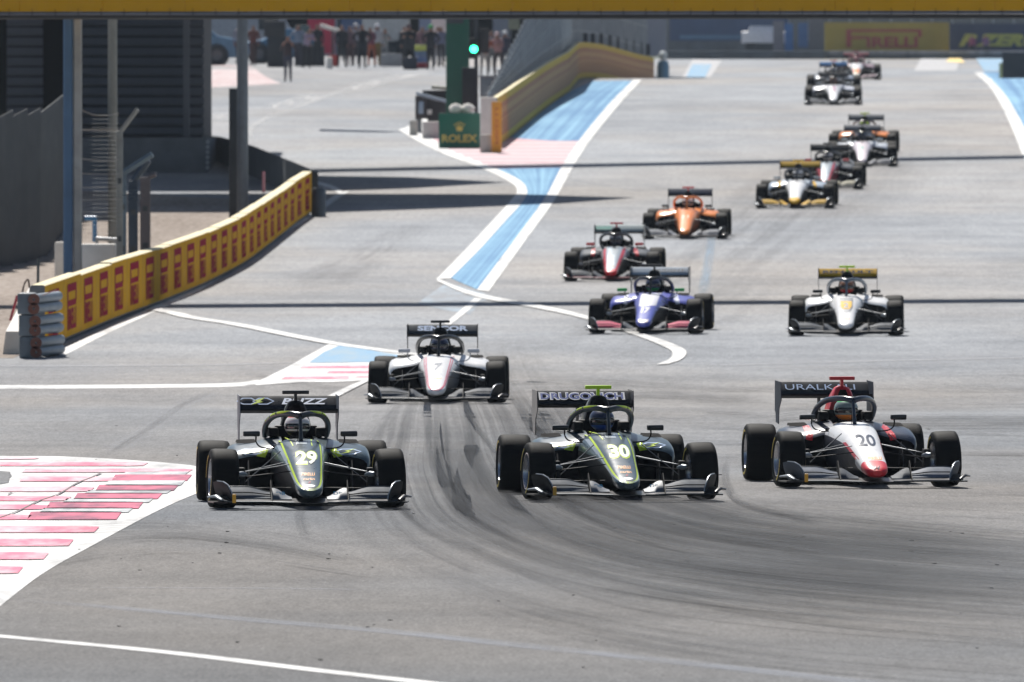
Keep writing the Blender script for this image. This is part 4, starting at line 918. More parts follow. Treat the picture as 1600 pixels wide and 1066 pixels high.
def chassis(L):
    ysn = [-.93,-.915,-.89,-.86,-.82]+crange(-.77, 1.18, 40)+[1.2,1.22,1.24]+crange(1.3, 2.02, 10)+[2.04,2.06,2.1]+crange(2.2, 3.9, 12)
    n = 40; rings = []
    for y in ysn:
        w, tp, bt = T_W(y), T_T(y), T_B(y); ring = []
        e = 2/3.0
        for j in range(n):
            a = 2*math.pi*(j+.5)/n; c, s = math.cos(a), math.sin(a)
            x = w*math.copysign(abs(c)**e, c); z = (tp+bt)/2+(tp-bt)/2*math.copysign(abs(s)**e, s)
            # keel: narrower below
            x *= 1-.28*max(0, -math.sin(a))
            if 1.215 < y < 2.045 and s > 0 and abs(x) < w-.055: z = min(z, .44)
            ring.append((x, y, z))
        rings.append(ring)
    tip = L.get('tip_y', -9)
    def mf(i, j):
        y = (ysn[i]+ysn[min(i+1, len(ysn)-1)])/2
        if j < 0: return 1 if i > 5 else (2 if tip > -9 else 0)
        a = math.degrees(2*math.pi*(j+1)/n)
        if 1.21 < y < 2.05 and 25 < a < 155:
            w = T_W(y); x = rings[i][j][0]
            if abs(x) < w-.04: return 4
        if y < tip: return 2
        up = math.sin(math.radians(a))
        if up < L.get('side_lim', .30): return 3 if y > L.get('side_y', -.6) else 0
        if y > L.get('top_y', 9): return 1
        return 0
    mb = MB(); mb.loft(rings, mfun=mf)
    return mb, [L['body'], L.get('rear', L['body']), L.get('tip', L['body']), L.get('side', carbon), matte_black]

def project(parent, bvh, V2, F2, name, mat, off=.003, zc=0, xc=0, y0=-6, maxlen=None):
    """print laid on the surface of the body: 2D shapes (x, z) carried backwards onto it"""
    bm = bmesh.new(); vs = [bm.verts.new((x+xc, 0, z+zc)) for x, z in V2]
    for f in F2:
        try: bm.faces.new([vs[i] for i in f])
        except ValueError: pass
    if maxlen:
        for _ in range(3):
            es = [e for e in bm.edges if e.calc_length() > maxlen]
            if not es: break
            bmesh.ops.subdivide_edges(bm, edges=es, cuts=1)
            bmesh.ops.triangulate(bm, faces=bm.faces)
    dead = []
    for v in bm.verts:
        h = bvh.ray_cast(Vector((v.co.x, y0, v.co.z)), Vector((0, 1, 0)))
        if h[0] is None: dead.append(v)
        else:
            n = h[1] if h[1].y < 0 else -h[1]
            v.co = h[0]+n*off*.6+Vector((0, -off, 0))
    bmesh.ops.delete(bm, geom=dead, context='VERTS')
    me = bpy.data.meshes.new(name); bm.to_mesh(me); bm.free(); me.materials.append(mat)
    o = bpy.data.objects.new(name, me); col.objects.link(o); o.parent = parent
    return o
def bvh_of(mb): return BVHTree.FromPolygons([Vector(v) for v in mb.v], mb.f)

def plate(mb, xs_, prof, th=.010, mi=0):
    """a wing element: for each x a list of (y, z) points, given thickness"""
    rings = []
    for x in xs_:
        P = prof(x)
        up = [(x, y, z+th*(1-.85*abs(2*i/(len(P)-1)-1))) for i, (y, z) in enumerate(P)]
        dn = [(x, y, z-th*.5) for (y, z) in reversed(P)]
        rings.append(up+dn)
    mb.loft(rings, mi)

def car(L, px, py, yaw, D=None, steer=0, lean=0):
    """one single-seater, its front axle standing at photo pixel (px, py)"""
    g = G(px, py) if D is None else at(px, D)
    root = empty('racing_car', g, R(yaw)); 
    # sit on the slope of the road
    u = Vector((-math.sin(R(yaw)), math.cos(R(yaw)), 0)); g2 = g+u*2.88
    root.rotation_euler = (math.atan2(gz(g2.x, g2.y)-g.z, 2.88), R(lean), R(yaw)); root.rotation_mode = 'XYZ'
    tag(root, L['label'], 'racing car', 'single-seater racing cars running down the track')
    # --- survival cell and nose
    mb, mats = chassis(L); B = bvh_of(mb); ch = mb.build('chassis', mats, root, 38)
    # --- sidepods
    podm = L.get('pod', L['body'])
    for s in (-1, 1):
        yy = [1.30,1.31,1.34,1.40,1.5,1.65,1.8,2.0,2.2,2.45,2.7,2.95,3.15]
        zt = hermite([(1.30,.462),(1.34,.500),(1.40,.522),(1.5,.545),(1.8,.592),(2.1,.592),(2.5,.52),(3.15,.34)])
        wo_ = hermite([(1.30,.665),(1.34,.685),(1.5,.70),(2.1,.69),(2.6,.60),(3.15,.34)])
        rings = []
        for y in yy:
            w, t_ = wo_(y), zt(y); zb = .075
            sec = [(.16, zb), (w-.10, zb), (w-.035, zb+.04), (w-.01, zb+.14), (w, t_-.12), (w-.008, t_-.065), (w-.035, t_-.032), (w-.09, t_-.010), (.50, t_+.004), (.38, t_+.022), (.30, t_+.045), (.16, t_+.06)]
            rings.append([(s*x, y, z) for x, z in sec])
        def mf(i, j): return 1 if j < 0 or (j <= 2) or j >= 11 else (2 if j in (3,) else 0)
        pm = MB(); pm.loft(rings, mfun=mf)
        pod = pm.build('sidepod', [podm, matte_black, L.get('pod_side', carbon)], root, 40)
        PB = bvh_of(pm)
        # dark mouth of the radiator duct, recessed lip
        im = MB(); im.prism([(s*.26, .09), (s*.60, .09), (s*.655, .16), (s*.66, .40), (s*.60, .445), (s*.26, .455)], 1.292, 1.298, 'y')
        im.build('radiator_intake', matte_black, pod)
        lv = MB()
        for k in range(3):
            y = 1.70+.10*k; z = zt(y)+.006
            lv.add([(s*.40, y, z+.002+.004), (s*.60, y, z-.004+.004), (s*.585, y+.07, z+.026), (s*.415, y+.07, z+.030)], [(0,1,2,3)])
            lv.add([(s*.40, y, z), (s*.60, y, z), (s*.585, y+.07, z+.020), (s*.415, y+.07, z+.020)], [(0,1,2,3)])
        lv.build('cooling_louvre', matte_black, pod)
        if L.get('hex'):
            hx = [(s*.47+.125*math.cos(a)*(1 if abs(math.sin(a)) > .1 else 1.15), .030*math.sin(a)) for a in [math.pi/3*k for k in range(6)]]
            V, Fc = ring2(hx, .018); V = [(x, z*1.0) for x, z in V]
            project(pod, PB, V, Fc, 'hexagon_badge', L['hexc'], zc=.515, maxlen=.03, y0=0)
            bo = [(-.10,-.03),(.015,.005),(-.03,.008),(.11,.032),(.0,.002),(.04,-.004)]
            project(pod, PB, [(x*.9+s*.47, z*.85) for x, z in bo], [(0,1,2,3,4,5)], 'bolt_badge', L['hexb'], zc=.515, maxlen=.03, y0=0, off=.005)
        if L.get('flash'):
            project(pod, PB, [(s*.30,.535),(s*.335,.46),(s*.42,.475),(s*.36,.545)], [(0,1,2,3)], 'sidepod_flash', L['flash'], maxlen=.03, y0=0)
        if L.get('pod_stripe'):
            V, Fc = line2([(s*.40-.03, .60), (s*.43, .50), (s*.44, .455)], .07)
            project(pod, PB, V, Fc, 'sidepod_stripe', L['pod_stripe'], maxlen=.03, y0=0)
    # --- engine cover with roll hoop intake
    ec = MB(); rings = []
    top = hermite([(2.02,.96),(2.06,1.0),(2.2,1.005),(2.5,.93),(2.9,.80),(3.3,.62),(3.7,.46)]); ww = hermite([(2.02,1),(2.6,.95),(3.2,.62),(3.7,.4)])
    for y in [2.02,2.04,2.08,2.2,2.4,2.6,2.8,3.0,3.2,3.45,3.7]:
        t_, k = top(y), ww(y); h = t_-.30
        half = [(.034,1.0),(.072,.975),(.102,.90),(.122,.80),(.150,.66),(.19,.55),(.25,.45),(.29,.36),(.30,0)]
        ring = [(x*k, y, .30+h*f) for x, f in half]; ring = ring+[(-x, y_, z) for x, y_, z in reversed(ring)]
        rings.append(ring)
    ec.loft(rings, mfun=lambda i, j: 1 if j < 0 or (L.get('scoop_dark', True) and i < 2) else 0)
    eo = ec.build('engine_cover', [L.get('cover', carbon_gloss), L.get('cover_front', carbon)], root, 40)
    im = MB(); im.prism([(-.045,.86),(.045,.86),(.05,.92),(.03,.965),(-.03,.965),(-.05,.92)], 2.012, 2.018, 'y'); im.build('air_intake', matte_black, eo)
    hs = MB()
    for s in (-1, 1): hs.box((s*.235, 1.90, .70), (.10, .34, .09))
    hs.box((0, 2.05, .69), (.42, .08, .14))
    hs.build('headrest', L.get('headrest', carbon), root, 30, bevel=.02)
    # --- camera pod
    cp = MB(); cp.box((0, 2.12, 1.03), (.030, .09, .09)); cp.box((0, 2.10, 1.083), (.262, .085, .036))
    cp.build('camera_pod', L['tcam'], root, 30, bevel=.007)
    an = MB(); an.tube([(-.03,1.0,.60),(-.03,1.0,.76)], .004, 5); an.build('antenna', carbon, root)
    # --- halo
    ha = MB()
    for s in (-1, 1):
        P = smooth_poly([(0,1.155,.868),(s*.070,1.20,.885),(s*.155,1.33,.886),(s*.235,1.52,.862),(s*.292,1.74,.80),(s*.308,1.95,.725),(s*.300,2.10,.66)], 22)
        ha.tube([tuple(p) for p in P], [.036]*2+[.030]*21, 10, 0, 1.0)
    P = smooth_poly([(0,1.20,.885),(0,1.14,.845),(0,1.06,.74),(0,1.0,.63)], 10)
    ha.tube([tuple(p) for p in P], [.034,.030,.024,.020,.018,.017,.017,.018,.019,.020,.022], 10, 0)
    HB = bvh_of(ha); hal = ha.build('halo', L.get('halo', carbon_gloss), root, 50)
    if L.get('halo_stripe'):
        for s in (-1, 1):
            P = smooth_poly([(s*.045,1.20,.890),(s*.155,1.33,.890),(s*.235,1.52,.866),(s*.292,1.74,.804)], 16)
            for a_, b_ in ((2, 8), (9, 12), (13, 16)):
                z = MB(); z.tube([(p[0]*(1+.014/max(.05,math.hypot(p[0],p[2]-.72))), p[1]-.024, p[2]+.014*(p[2]-.72)/max(.05,math.hypot(p[0],p[2]-.72))) for p in P[a_:b_+1]], .0145, 6); z.build('halo_stripe', L['halo_stripe'], hal, 50)
    # --- mirrors
    for s in (-1, 1):
        mi_ = MB(); mi_.box((s*.475, 1.15, .695), (.165, .075, .056)); mo = mi_.build('mirror', L.get('mirror', carbon_gloss), root, 30, bevel=.016)
        mi_ = MB(); mi_.box((s*.475, 1.192, .695), (.135, .006, .040)); mi_.build('mirror_glass', M('mirror_glass', (.7,.75,.8), .05, 1), mo)
        mi_ = MB(); mi_.tube([tuple(p) for p in smooth_poly([(s*.43,1.15,.675),(s*.43,1.15,.62),(s*.40,1.15,.575),(s*.34,1.16,.555),(s*.25,1.17,.55)], 10)], .008, 6)
        mi_.build('mirror_stalk', L.get('stalk', carbon), mo, 50)
    # --- floor, splitter and deflectors
    fl = MB(); fl.prism([(-.20,.55),(.20,.55),(.26,.9),(.66,1.15),(.70,1.4),(.70,2.3),(.52,2.6),(.50,3.4),(-.50,3.4),(-.52,2.6),(-.70,2.3),(-.70,1.4),(-.66,1.15),(-.26,.9)], .035, .055, 'z')
    fo = fl.build('floor', carbon, root)
    for s in (-1, 1):
        q = MB(); q.prism([(.95,.08),(1.28,.07),(1.28,.40),(1.15,.44),(1.0,.30)], s*.50, s*.508, 'x'); q.build('bargeboard', carbon_gloss, fo)
    gb = MB(); gb.box((0, 3.15, .26), (.34, .9, .30)); gb.box((0, 3.75, .28), (.20, .34, .20)); gb.box((0, 3.45, .12), (.95, .5, .02))
    for k in range(-3, 4): gb.box((k*.14, 3.5, .12), (.008, .5, .14))
    gb.build('gearbox_and_diffuser', carbon, root, 30, bevel=.004)
    # --- front wing
    fwc = L.get('fw', carbon_gloss); fw2 = L.get('fw_in', fwc)
    mw = MB()
    def mp(x):
        a = abs(x); k = sstep(.18, .45, a); dz = .012*k+.03*sstep(.74, .90, a)
        return [(-.95+.05*k, .072+dz*.6), (-.84+.04*k, .070+dz), (-.70+.03*k, .086+dz), (-.60+.03*k, .106+dz)]
    plate(mw, crange(-.885, .885, 36), mp, .016)
    fwo = mw.build('front_wing', L.get('fw_main', carbon_gloss), root, 50)
    e = MB()
    for s in (-1, 1): e.tube([(x, mp(x)[0][0]-.006, mp(x)[0][1]+.004) for x in crange(s*.16, s*.86, 14)], .006, 5)
    e.build('leading_edge', rod_m, fwo, 50)
    for s in (-1, 1):
        q = MB()
        def fp(x):
            a = abs(x); t_ = sstep(.38, .80, a); h = .165+.055*sstep(.36, .60, a)-.012*sstep(.74, .84, a)
            return [(-.72, .112), (-.66, .112+(h-.112)*.40), (-.60, .112+(h-.112)*.75), (-.555, h)]
        plate(q, crange(s*.375, s*.80, 12), fp, .010); of_ = q.build('outer_flap', fwc, fwo, 50)
        q = MB(); q.tube([(x, fp(x)[1][0]-.012, fp(x)[1][1]+.012) for x in crange(s*.375, s*.80, 10)], .0055, 5); q.build('flap_slot', matte_black, of_, 50)
        q = MB(); q.tube([(x, fp(x)[3][0]-.002, fp(x)[3][1]+.004) for x in crange(s*.375, s*.80, 10)], .0035, 5); q.build('flap_edge', rod_m, of_, 50)
        q = MB()
        def fp2(x):
            a = abs(x); h = .205-.085*sstep(.34, .16, a)
            return [(-.745, .102), (-.68, .102+(h-.102)*.5), (-.59, h)]
        plate(q, crange(s*.17, s*.362, 6), fp2, .010); fi = q.build('inner_flap', fw2, fwo, 50)
        q = MB(); q.prism([(-.86,.09),(-.55,.09),(-.50,.20),(-.53,.275),(-.60,.285),(-.74,.17)], s*.368-.004, s*.368+.004, 'x'); q.build('wing_fence', carbon, fwo)
        # endplate: a curved sheet rolling outwards
        q = MB(); rings = []
        for y, x0, x1, h in [(-.93,.735,.745,.12),(-.89,.74,.765,.19),(-.83,.745,.79,.24),(-.72,.76,.83,.268),(-.56,.80,.88,.272),(-.42,.85,.905,.262)]:
            A = [(s*(x0+(x1-x0)*(math.sin(t*math.pi/2))), y, .085+(h-.085)*t) for t in (0, .3, .6, .85, 1)]
            rings.append(A+[(x+s*.009, y, z) for x, y, z in reversed(A)])
        q.loft(rings); ep = q.build('endplate', L.get('fw_end', carbon), fwo, 50)
        q = MB(); q.tube([(s*(x-.004), y-.004, z) for x, y, z in [(.742,-.94,.105),(.748,-.925,.14),(.768,-.89,.192),(.793,-.83,.242),(.833,-.72,.270),(.883,-.56,.274)]], .007, 6); q.build('endplate_edge', duct_m, ep, 50)
        q = MB(); q.prism([(s*.80,-.95),(s*.93,-.90),(s*.97,-.50),(s*.86,-.46)], .070, .082, 'z'); q.build('footplate', carbon_gloss, ep)
        q = MB(); q.tube([(s*.85,-.93,.10),(s*.90,-.86,.135),(s*.97,-.70,.125)], [.02,.032,.018], 8, sq=.5); q.build('footplate_lip', duct_m if s < 0 else carbon_gloss, ep, 60)
        if L.get('sensor') and s < 0:
            q = MB(); q.box((s*.735, -.96, .115), (.035, .03, .085)); q.build('orange_sensor', amber, ep, bevel=.005)
        if L.get('fw_text'):
            V, Fc = text_mesh(L['fw_text'], .02, 0, .085, .030)
            FB = bvh_of(q) if False else None
            mm = MB(); mm.add([(x+s*.275, -.675+z*.8-.003, .158+z) for x, z in V], Fc); mm.build('flap_lettering', L['fw_textc'], fi)
    # --- wheels and suspension
    for i, (sx, y, (ty, rm, mk), tx) in enumerate([(-1,0,WF,.805),(1,0,WF,.805),(-1,2.88,WR,.775),(1,2.88,WR,.775)]):
        r = .2875 if y == 0 else .30
        w = bpy.data.objects.new('wheel', rm); col.objects.link(w); w.parent = root; w.location = (sx*tx, y, r)
        w.rotation_euler = (R(17*i), R(-1.8*sx if y == 0 else -1.0*sx), R(steer) if y == 0 else 0)
        for nm, me in (('tyre', ty), ('sidewall_marking', mk)):
            o = bpy.data.objects.new(nm, me); col.objects.link(o); o.parent = w
        if y == 0:
            q = MB(); q.tube([(sx*.655, -.10, .33), (sx*.62, -.09, .33), (sx*.59, -.02, .32)], [.028,.036,.03], 10, sq=.8); q.build('brake_duct', duct_m, root, 60)
            q = MB(); q.box((sx*.62, .03, .29), (.06, .18, .20)); q.build('upright', carbon, root, bevel=.01)
            for a_, b_ in [((.62,.0,.345),(.17,-.18,.425)), ((.62,.03,.345),(.20,.35,.43)), ((.62,.0,.19),(.15,-.15,.20)), ((.62,.03,.19),(.18,.40,.19)), ((.60,.0,.24),(.24,.15,.545)), ((.62,-.06,.30),(.16,-.22,.36))]:
                q = MB(); q.tube([(sx*a_[0], a_[1], a_[2]), (sx*b_[0], b_[1], b_[2])], .0085 if a_[2] > .2 else .007, 8, sq=.6); q.build('suspension_arm', rod_m if a_[2] > .3 or a_[2] == .24 else carbon, root, 60)
        else:
            for a_, b_ in [((.62,2.88,.40),(.12,2.65,.36)), ((.62,2.90,.40),(.12,3.2,.34)), ((.62,2.88,.18),(.12,2.6,.16)), ((.60,2.88,.22),(.18,2.7,.48))]:
                q = MB(); q.tube([(sx*a_[0], a_[1], a_[2]), (sx*b_[0], b_[1], b_[2])], .013, 8, sq=.6); q.build('suspension_arm', carbon, root, 60)
    # --- rear wing
    rw = MB(); plate(rw, crange(-.485, .485, 10), lambda x: [(3.42,.892),(3.52,.868),(3.64,.862),(3.74,.880)], .024)
    rwo = rw.build('rear_wing', carbon, root, 50)
    q = MB(); plate(q, crange(-.485, .485, 8), lambda x: [(3.70,.888),(3.75,.930),(3.80,.985),(3.84,1.018)], .010)
    fo2 = q.build('rear_wing_flap', L['rw'], rwo, 50)
    for s in (-1, 1):
        q = MB(); q.prism([(3.36,.84),(3.40,1.025),(3.92,1.035),(3.93,.72),(3.86,.70),(3.84,.60),(3.60,.58),(3.56,.74)], s*.487-.004, s*.487+.004, 'x')
        q.build('rear_endplate', L.get('rw_end', carbon_gloss), rwo)
    q = MB()
    for s in (-1, 1): q.box((s*.06, 3.62, .62), (.010, .22, .52))
    q.build('wing_pylon', carbon, rwo)
    q = MB(); q.box((0, 3.985, .30), (.10, .03, .06)); q.build('rain_light', M('red_lens', (.4,.01,.01), .3), root)
    # lettering on the flap: it lies in the plane of the element
    def flap_pt(x, z): 
        t_ = (z-.905)/(1.018-.905); return (x, 3.70+.14*t_-.012-.002, z)
    def flap_print(V, Fc, nm, mat, off=0):
        o_ = MB(); o_.add([(x, flap_pt(x, z)[1]-off, z) for x, z in V], Fc); o_.build(nm, mat, fo2)
    if L.get('rw_hex'):
        for xc in (-.40, -.24):
            hx = [(xc+(.105 if abs(math.sin(a)) < .1 else .085)*math.cos(a)*1.05, .968+.038*math.sin(a)) for a in [math.pi/3*k for k in range(6)]]
            V, Fc = ring2(hx, .014); flap_print(V, Fc, 'hexagon_badge', L['hexc'])
        bo = [(-.36,.935),(-.30,.970),(-.335,.972),(-.22,1.005),(-.275,.966),(-.24,.962)]
        flap_print(bo, [(0,1,2,3,4,5)], 'bolt_badge', L['hexb'], .003)
    for (s_, xc, w_, h_, b_, sh_, mt, off) in L.get('rw_text', []):
        V, Fc = text_mesh(s_, b_, sh_, w_, h_); flap_print([(x+xc, z+.967) for x, z in V], Fc, 'wing_lettering', mt, off)
    for (x0, x1, z0, z1, mt) in L.get('rw_patch', []):
        flap_print([(x0,z0),(x1,z0),(x1,z1),(x0,z1)], [(0,1,2,3)], 'wing_patch', mt, .0015)
    # --- print on the nose
    if L.get('outline'):
        for (k, w_, mt) in L['outline']:
            half = [(.190*k,.655),(.182*k,.58),(.168*k,.50),(.150*k,.42),(.132*k,.34),(.112*k,.265),(.085*k,.222),(.045*k,.200),(0,.195)]
            pts = smooth_poly([(-x, z) for x, z in half]+[(x, z) for x, z in reversed(half[:-1])], 48)
            V, Fc = line2([tuple(p) for p in pts], w_); project(ch, B, V, Fc, 'nose_outline', mt, maxlen=.03)
    for (pts, w_, mt) in L.get('nose_lines', []):
        V, Fc = line2([tuple(p) for p in smooth_poly(pts, 12)], w_); project(ch, B, V, Fc, 'nose_stripe', mt, maxlen=.03)
    for (pts, mt, off) in L.get('nose_patch', []):
        cx_ = sum(p[0] for p in pts)/len(pts); cz_ = sum(p[1] for p in pts)/len(pts)
        V = [(cx_, cz_)]+list(pts); project(ch, B, V, [(0, i+1, (i+1) % len(pts)+1) for i in range(len(pts))], 'nose_patch', mt, maxlen=.035, off=off)
    for (s_, xc, zc, w_, h_, b_, sh_, mt, off) in L.get('nose_text', []):
        V, Fc = text_mesh(s_, b_, sh_, w_, h_); project(ch, B, V, Fc, 'nose_lettering', mt, xc=xc, zc=zc, maxlen=.022, off=off)
    # --- driver: a person of their own, sitting in the tub
    dr = MB()
    dr.loft([[(.19*math.cos(a)*k, 1.80+.10*math.sin(a)*k+dy, z) for a in [2*math.pi*i/14 for i in range(14)]] for z, k, dy in [(.30,.8,.10),(.42,.95,.08),(.52,1.05,.04),(.58,1.0,.0),(.615,.72,-.01),(.635,.40,-.01),(.66,.36,-.02)]])
    for s in (-1, 1): dr.tube([(s*.19,1.78,.58),(s*.215,1.66,.50),(s*.20,1.52,.47),(s*.13,1.38,.53)], [.055,.048,.042,.036], 8)
    suit = dr.build('person', L.get('suit', M('black_suit', (.03,.03,.035), .8)), None, 60, loc=root.location, rot=root.rotation_euler)
    tag(suit, L['driver'], 'person', 'drivers sitting in the racing cars')
    he = MB(); rings = []
    for i in range(13):
        t = i/12; z = .655+.225*t; k = 1.08*math.sqrt(max(.0, 1-((z-.765)/.118)**2))
        rings.append([((.118*math.cos(a))*k, 1.745+(.140*math.sin(a))*k-(.02*(1-t) if math.sin(a) < 0 else 0), z) for a in [2*math.pi*j/24 for j in range(24)]])
    hz = [r_[0][2] for r_ in rings]
    def hmf(i, j):
        if j < 0: return 0
        z = (hz[i]+hz[min(i+1, 12)])/2
        if j > 12 and j < 23 and .735 < z < .795: return 1
        if z > .835: return 2
        return 0 if z > .72 else 3
    he.loft(rings, mfun=hmf)
    he.build('helmet', [L['helmet'], M('visor', (.01,.01,.015), .08, coat=1), L.get('helmet_top', L['helmet']), L.get('helmet_chin', L['helmet'])], suit, 50)
    sw = MB(); sw.tube([tuple(p) for p in [( .125*math.cos(a), 1.36+.02*math.sin(a), .55+.075*math.sin(a)) for a in [2*math.pi*i/20 for i in range(21)]]], .013, 6); sw.box((0,1.37,.55), (.12,.03,.06))
    sw.build('steering_wheel', carbon, root, 50)
    return root
def g_(n, c, r=.34, coat=.3, metal=0): return M(n, c, max(r, .3), metal, .06, 4, coat*.6, spec=.35)
slate = g_('slate_paint', (.044,.072,.088), .30, .6); lime = g_('lime_paint', (.52,.68,.02), .4, .2); silver = g_('silver_paint', (.42,.47,.50), .25, .6, .3)
wht = g_('white_paint', (.80,.80,.80), .25); blackp = g_('black_paint', (.014,.016,.02), .28); navy = g_('navy_paint', (.030,.040,.065), .28)
redp = g_('red_paint', (.58,.016,.028), .38); greyp = g_('grey_paint', (.12,.14,.17), .5, 0); orangep = g_('orange_paint', (.85,.26,.05), .3)
yellowp = g_('yellow_paint', (.70,.40,.012), .7, 0); bluep = g_('blue_paint', (.10,.12,.46), .3); skyb = g_('sky_blue_paint', (.02,.20,.50), .35)
greenp = g_('green_paint', (.02,.40,.10), .35); palebl = g_('pale_blue_paint', (.33,.45,.66), .4, 0); pinkp = g_('pink_paint', (.58,.035,.12), .7, 0)
silver_w = M('wing_silver', (.075,.088,.108), .6, 0, .25, 7, spec=.10); creamn = g_('pale_number', (.80,.90,.55), .4, 0); cyanp = g_('cyan_print', (.10,.42,.60), .4, 0); blue_txt = g_('deep_blue_print', (.015,.05,.28), .4, 0)
tealp = g_('teal_print', (.08,.35,.30), .4, 0); brown_h = g_('brown_helmet', (.22,.09,.04), .4); darkblue_h = g_('dark_blue_helmet', (.02,.03,.07), .25); whiteh = g_('white_helmet', (.75,.72,.70), .3)
limepod = g_('neon_pod', (.55,.85,.03), .4, 0)
def carlin(num):
    return dict(body=slate, side=carbon, side_lim=.22, pod=slate, pod_stripe=None, flash=lime, cover=blackp, halo=silver if False else g_('halo_grey', (.035,.043,.05), .3, .4), halo_stripe=lime, hex=True, hexc=palebl, hexb=lime,
        fw=silver_w, fw_in=greyp, fw_text='DB', fw_textc=cyanp, sensor=True, rw=blackp, mirror=blackp, rear=slate,
        outline=[(1.0, .017, lime), (1.13, .014, silver)],
        nose_text=[(num, .012, .478, .225, .132, .06, .10, lime, .003), (num, .012, .480, .208, .112, .036, .10, g_('cream_print', (.85,.88,.78), .4, 0), .007),
                   ('PIRELLI', 0, .335, .13, .026, .02, .1, orange_txt, .004), ('carlin', 0, .292, .11, .020, .01, .1, orange_txt, .004), ('//', 0, .262, .03, .018, .02, .3, redp, .004)],
        nose_patch=[([(.05*math.cos(a), .232+.012*math.sin(a)) for a in [2*math.pi*i/12 for i in range(12)]], g_('badge_white', (.6,.62,.66), .4, 0), .004),
                    ([(-.05,.600),(.05,.600),(.055,.628),(-.055,.628)], silver, .003)],
        nose_lines=[([(-.225,.64),(-.205,.55),(-.175,.45)], .03, silver), ([(-.12,.655),(-.10,.62),(-.09,.585)], .010, lime), ([(.12,.655),(.10,.62),(.095,.585)], .010, lime)])
c29 = carlin('29'); c29.update(label='dark slate and lime racing car numbered 29 with black camera pod', tcam=blackp, helmet=whiteh, helmet_top=redp, helmet_chin=blackp, rw_hex=True,
    rw_end=greyp, rw_text=[('BUZZ', .17, .46, .060, .03, .25, g_('print_white', (.75,.80,.90), .4, 0), .002)], driver='driver in a white and red helmet inside the car numbered 29')
c30 = carlin('30'); c30.update(label='dark slate and lime racing car numbered 30 with lime camera pod', tcam=limepod, helmet=darkblue_h, helmet_chin=g_('chin_blue', (.03,.10,.42), .3),
    rw_end=blackp, rw_text=[('DRUGOVICH', 0, .875, .078, .055, 0, wht, .0015), ('DRUGOVICH', 0, .84, .058, .022, 0, blue_txt, .003)], driver='driver in a dark blue helmet inside the car numbered 30')
c20 = dict(label='white and navy racing car numbered 20 with red nose tip and red camera pod', body=wht, side=g_('navy_side', (.012,.015,.024), .5, 0), side_lim=.42, side_y=-.3, tip=redp, tip_y=-.62, pod=navy, pod_stripe=redp, cover=redp, cover_front=redp, scoop_dark=False, halo=g_('halo_blueblack', (.03,.04,.06), .2, .7),
    mirror=blackp, fw=M('wing_blue_silver', (.13,.15,.19), .6, 0, .2, 7, spec=.10), fw_in=silver_w, fw_end=silver_w, sensor=True, rw=blackp, rw_end=silver_w, tcam=redp, helmet=g_('grey_green_helmet', (.20,.25,.24), .3), helmet_top=greenp, helmet_chin=orangep,
    rw_text=[('URALKALI', -.03, .74, .056, -.004, 0, palebl, .002)], driver='driver in a green topped helmet inside the red nosed car numbered 20',
    nose_text=[('20', .01, .475, .20, .108, .02, .08, navy, .004), ('PIRELLI', .02, .305, .15, .028, .02, .1, orange_txt, .004), ('H', .0, .215, .07, .035, .02, .35, navy, .004)],
    nose_lines=[([(-.185,.45),(-.165,.38),(-.14,.29)], .020, redp), ([(.185,.45),(.165,.38),(.14,.29)], .020, redp)])
c7 = dict(label='white racing car numbered 7 with pink nose outline and dark camera pod', body=wht, side=g_('mid_grey_side', (.20,.22,.25), .3), pod=wht, cover=blackp, halo=blackp, mirror=g_('mirror_white', (.6,.62,.66), .3), stalk=silver,
    fw=silver_w, rw=g_('wing_charcoal', (.05,.06,.07), .3), tcam=blackp, helmet=darkblue_h, helmet_chin=blackp, rw_text=[('SENCOR', 0, .70, .070, .045, 0, palebl, .002)],
    outline=[(.93, .010, pinkp), (1.08, .008, pinkp)], nose_text=[('7', .0, .485, .13, .105, .03, .25, g_('number_slate', (.10,.13,.18), .4, 0), .004), ('PIRELLI', 0, .345, .13, .017, .04, 0, orange_txt, .004), ('OMP', 0, .40, .14, .012, 0, 0, silver, .004)],
    driver='driver in a dark helmet inside the white car numbered 7')
c17 = dict(label='blue and white racing car numbered 17 with green mirrors and pink front wing', body=bluep, side=carbon, pod=bluep, cover=blackp, halo=blackp, mirror=greenp, pod_stripe=g_('pod_pale_stripe', (.55,.58,.72), .4), fw=pinkp, fw_in=silver_w, rw=g_('pale_wing', (.50,.56,.62), .3), tcam=blackp, helmet=darkblue_h, helmet_chin=greenp,
    rw_text=[('TRIDENT', .13, .55, .045, .03, 0, greyp, .002)],
    nose_patch=[([(-.16,.635),(.16,.635),(.15,.455),(-.13,.44)], g_('white_panel', (.72,.72,.78), .35, 0), .003), ([(-.09,.245),(.09,.245),(.075,.20),(-.075,.20)], g_('cream_panel', (.75,.68,.62), .4, 0), .003)],
    nose_text=[('17', 0, .385, .15, .085, .06, .1, wht, .005)], driver='driver in a dark helmet inside the blue car numbered 17')
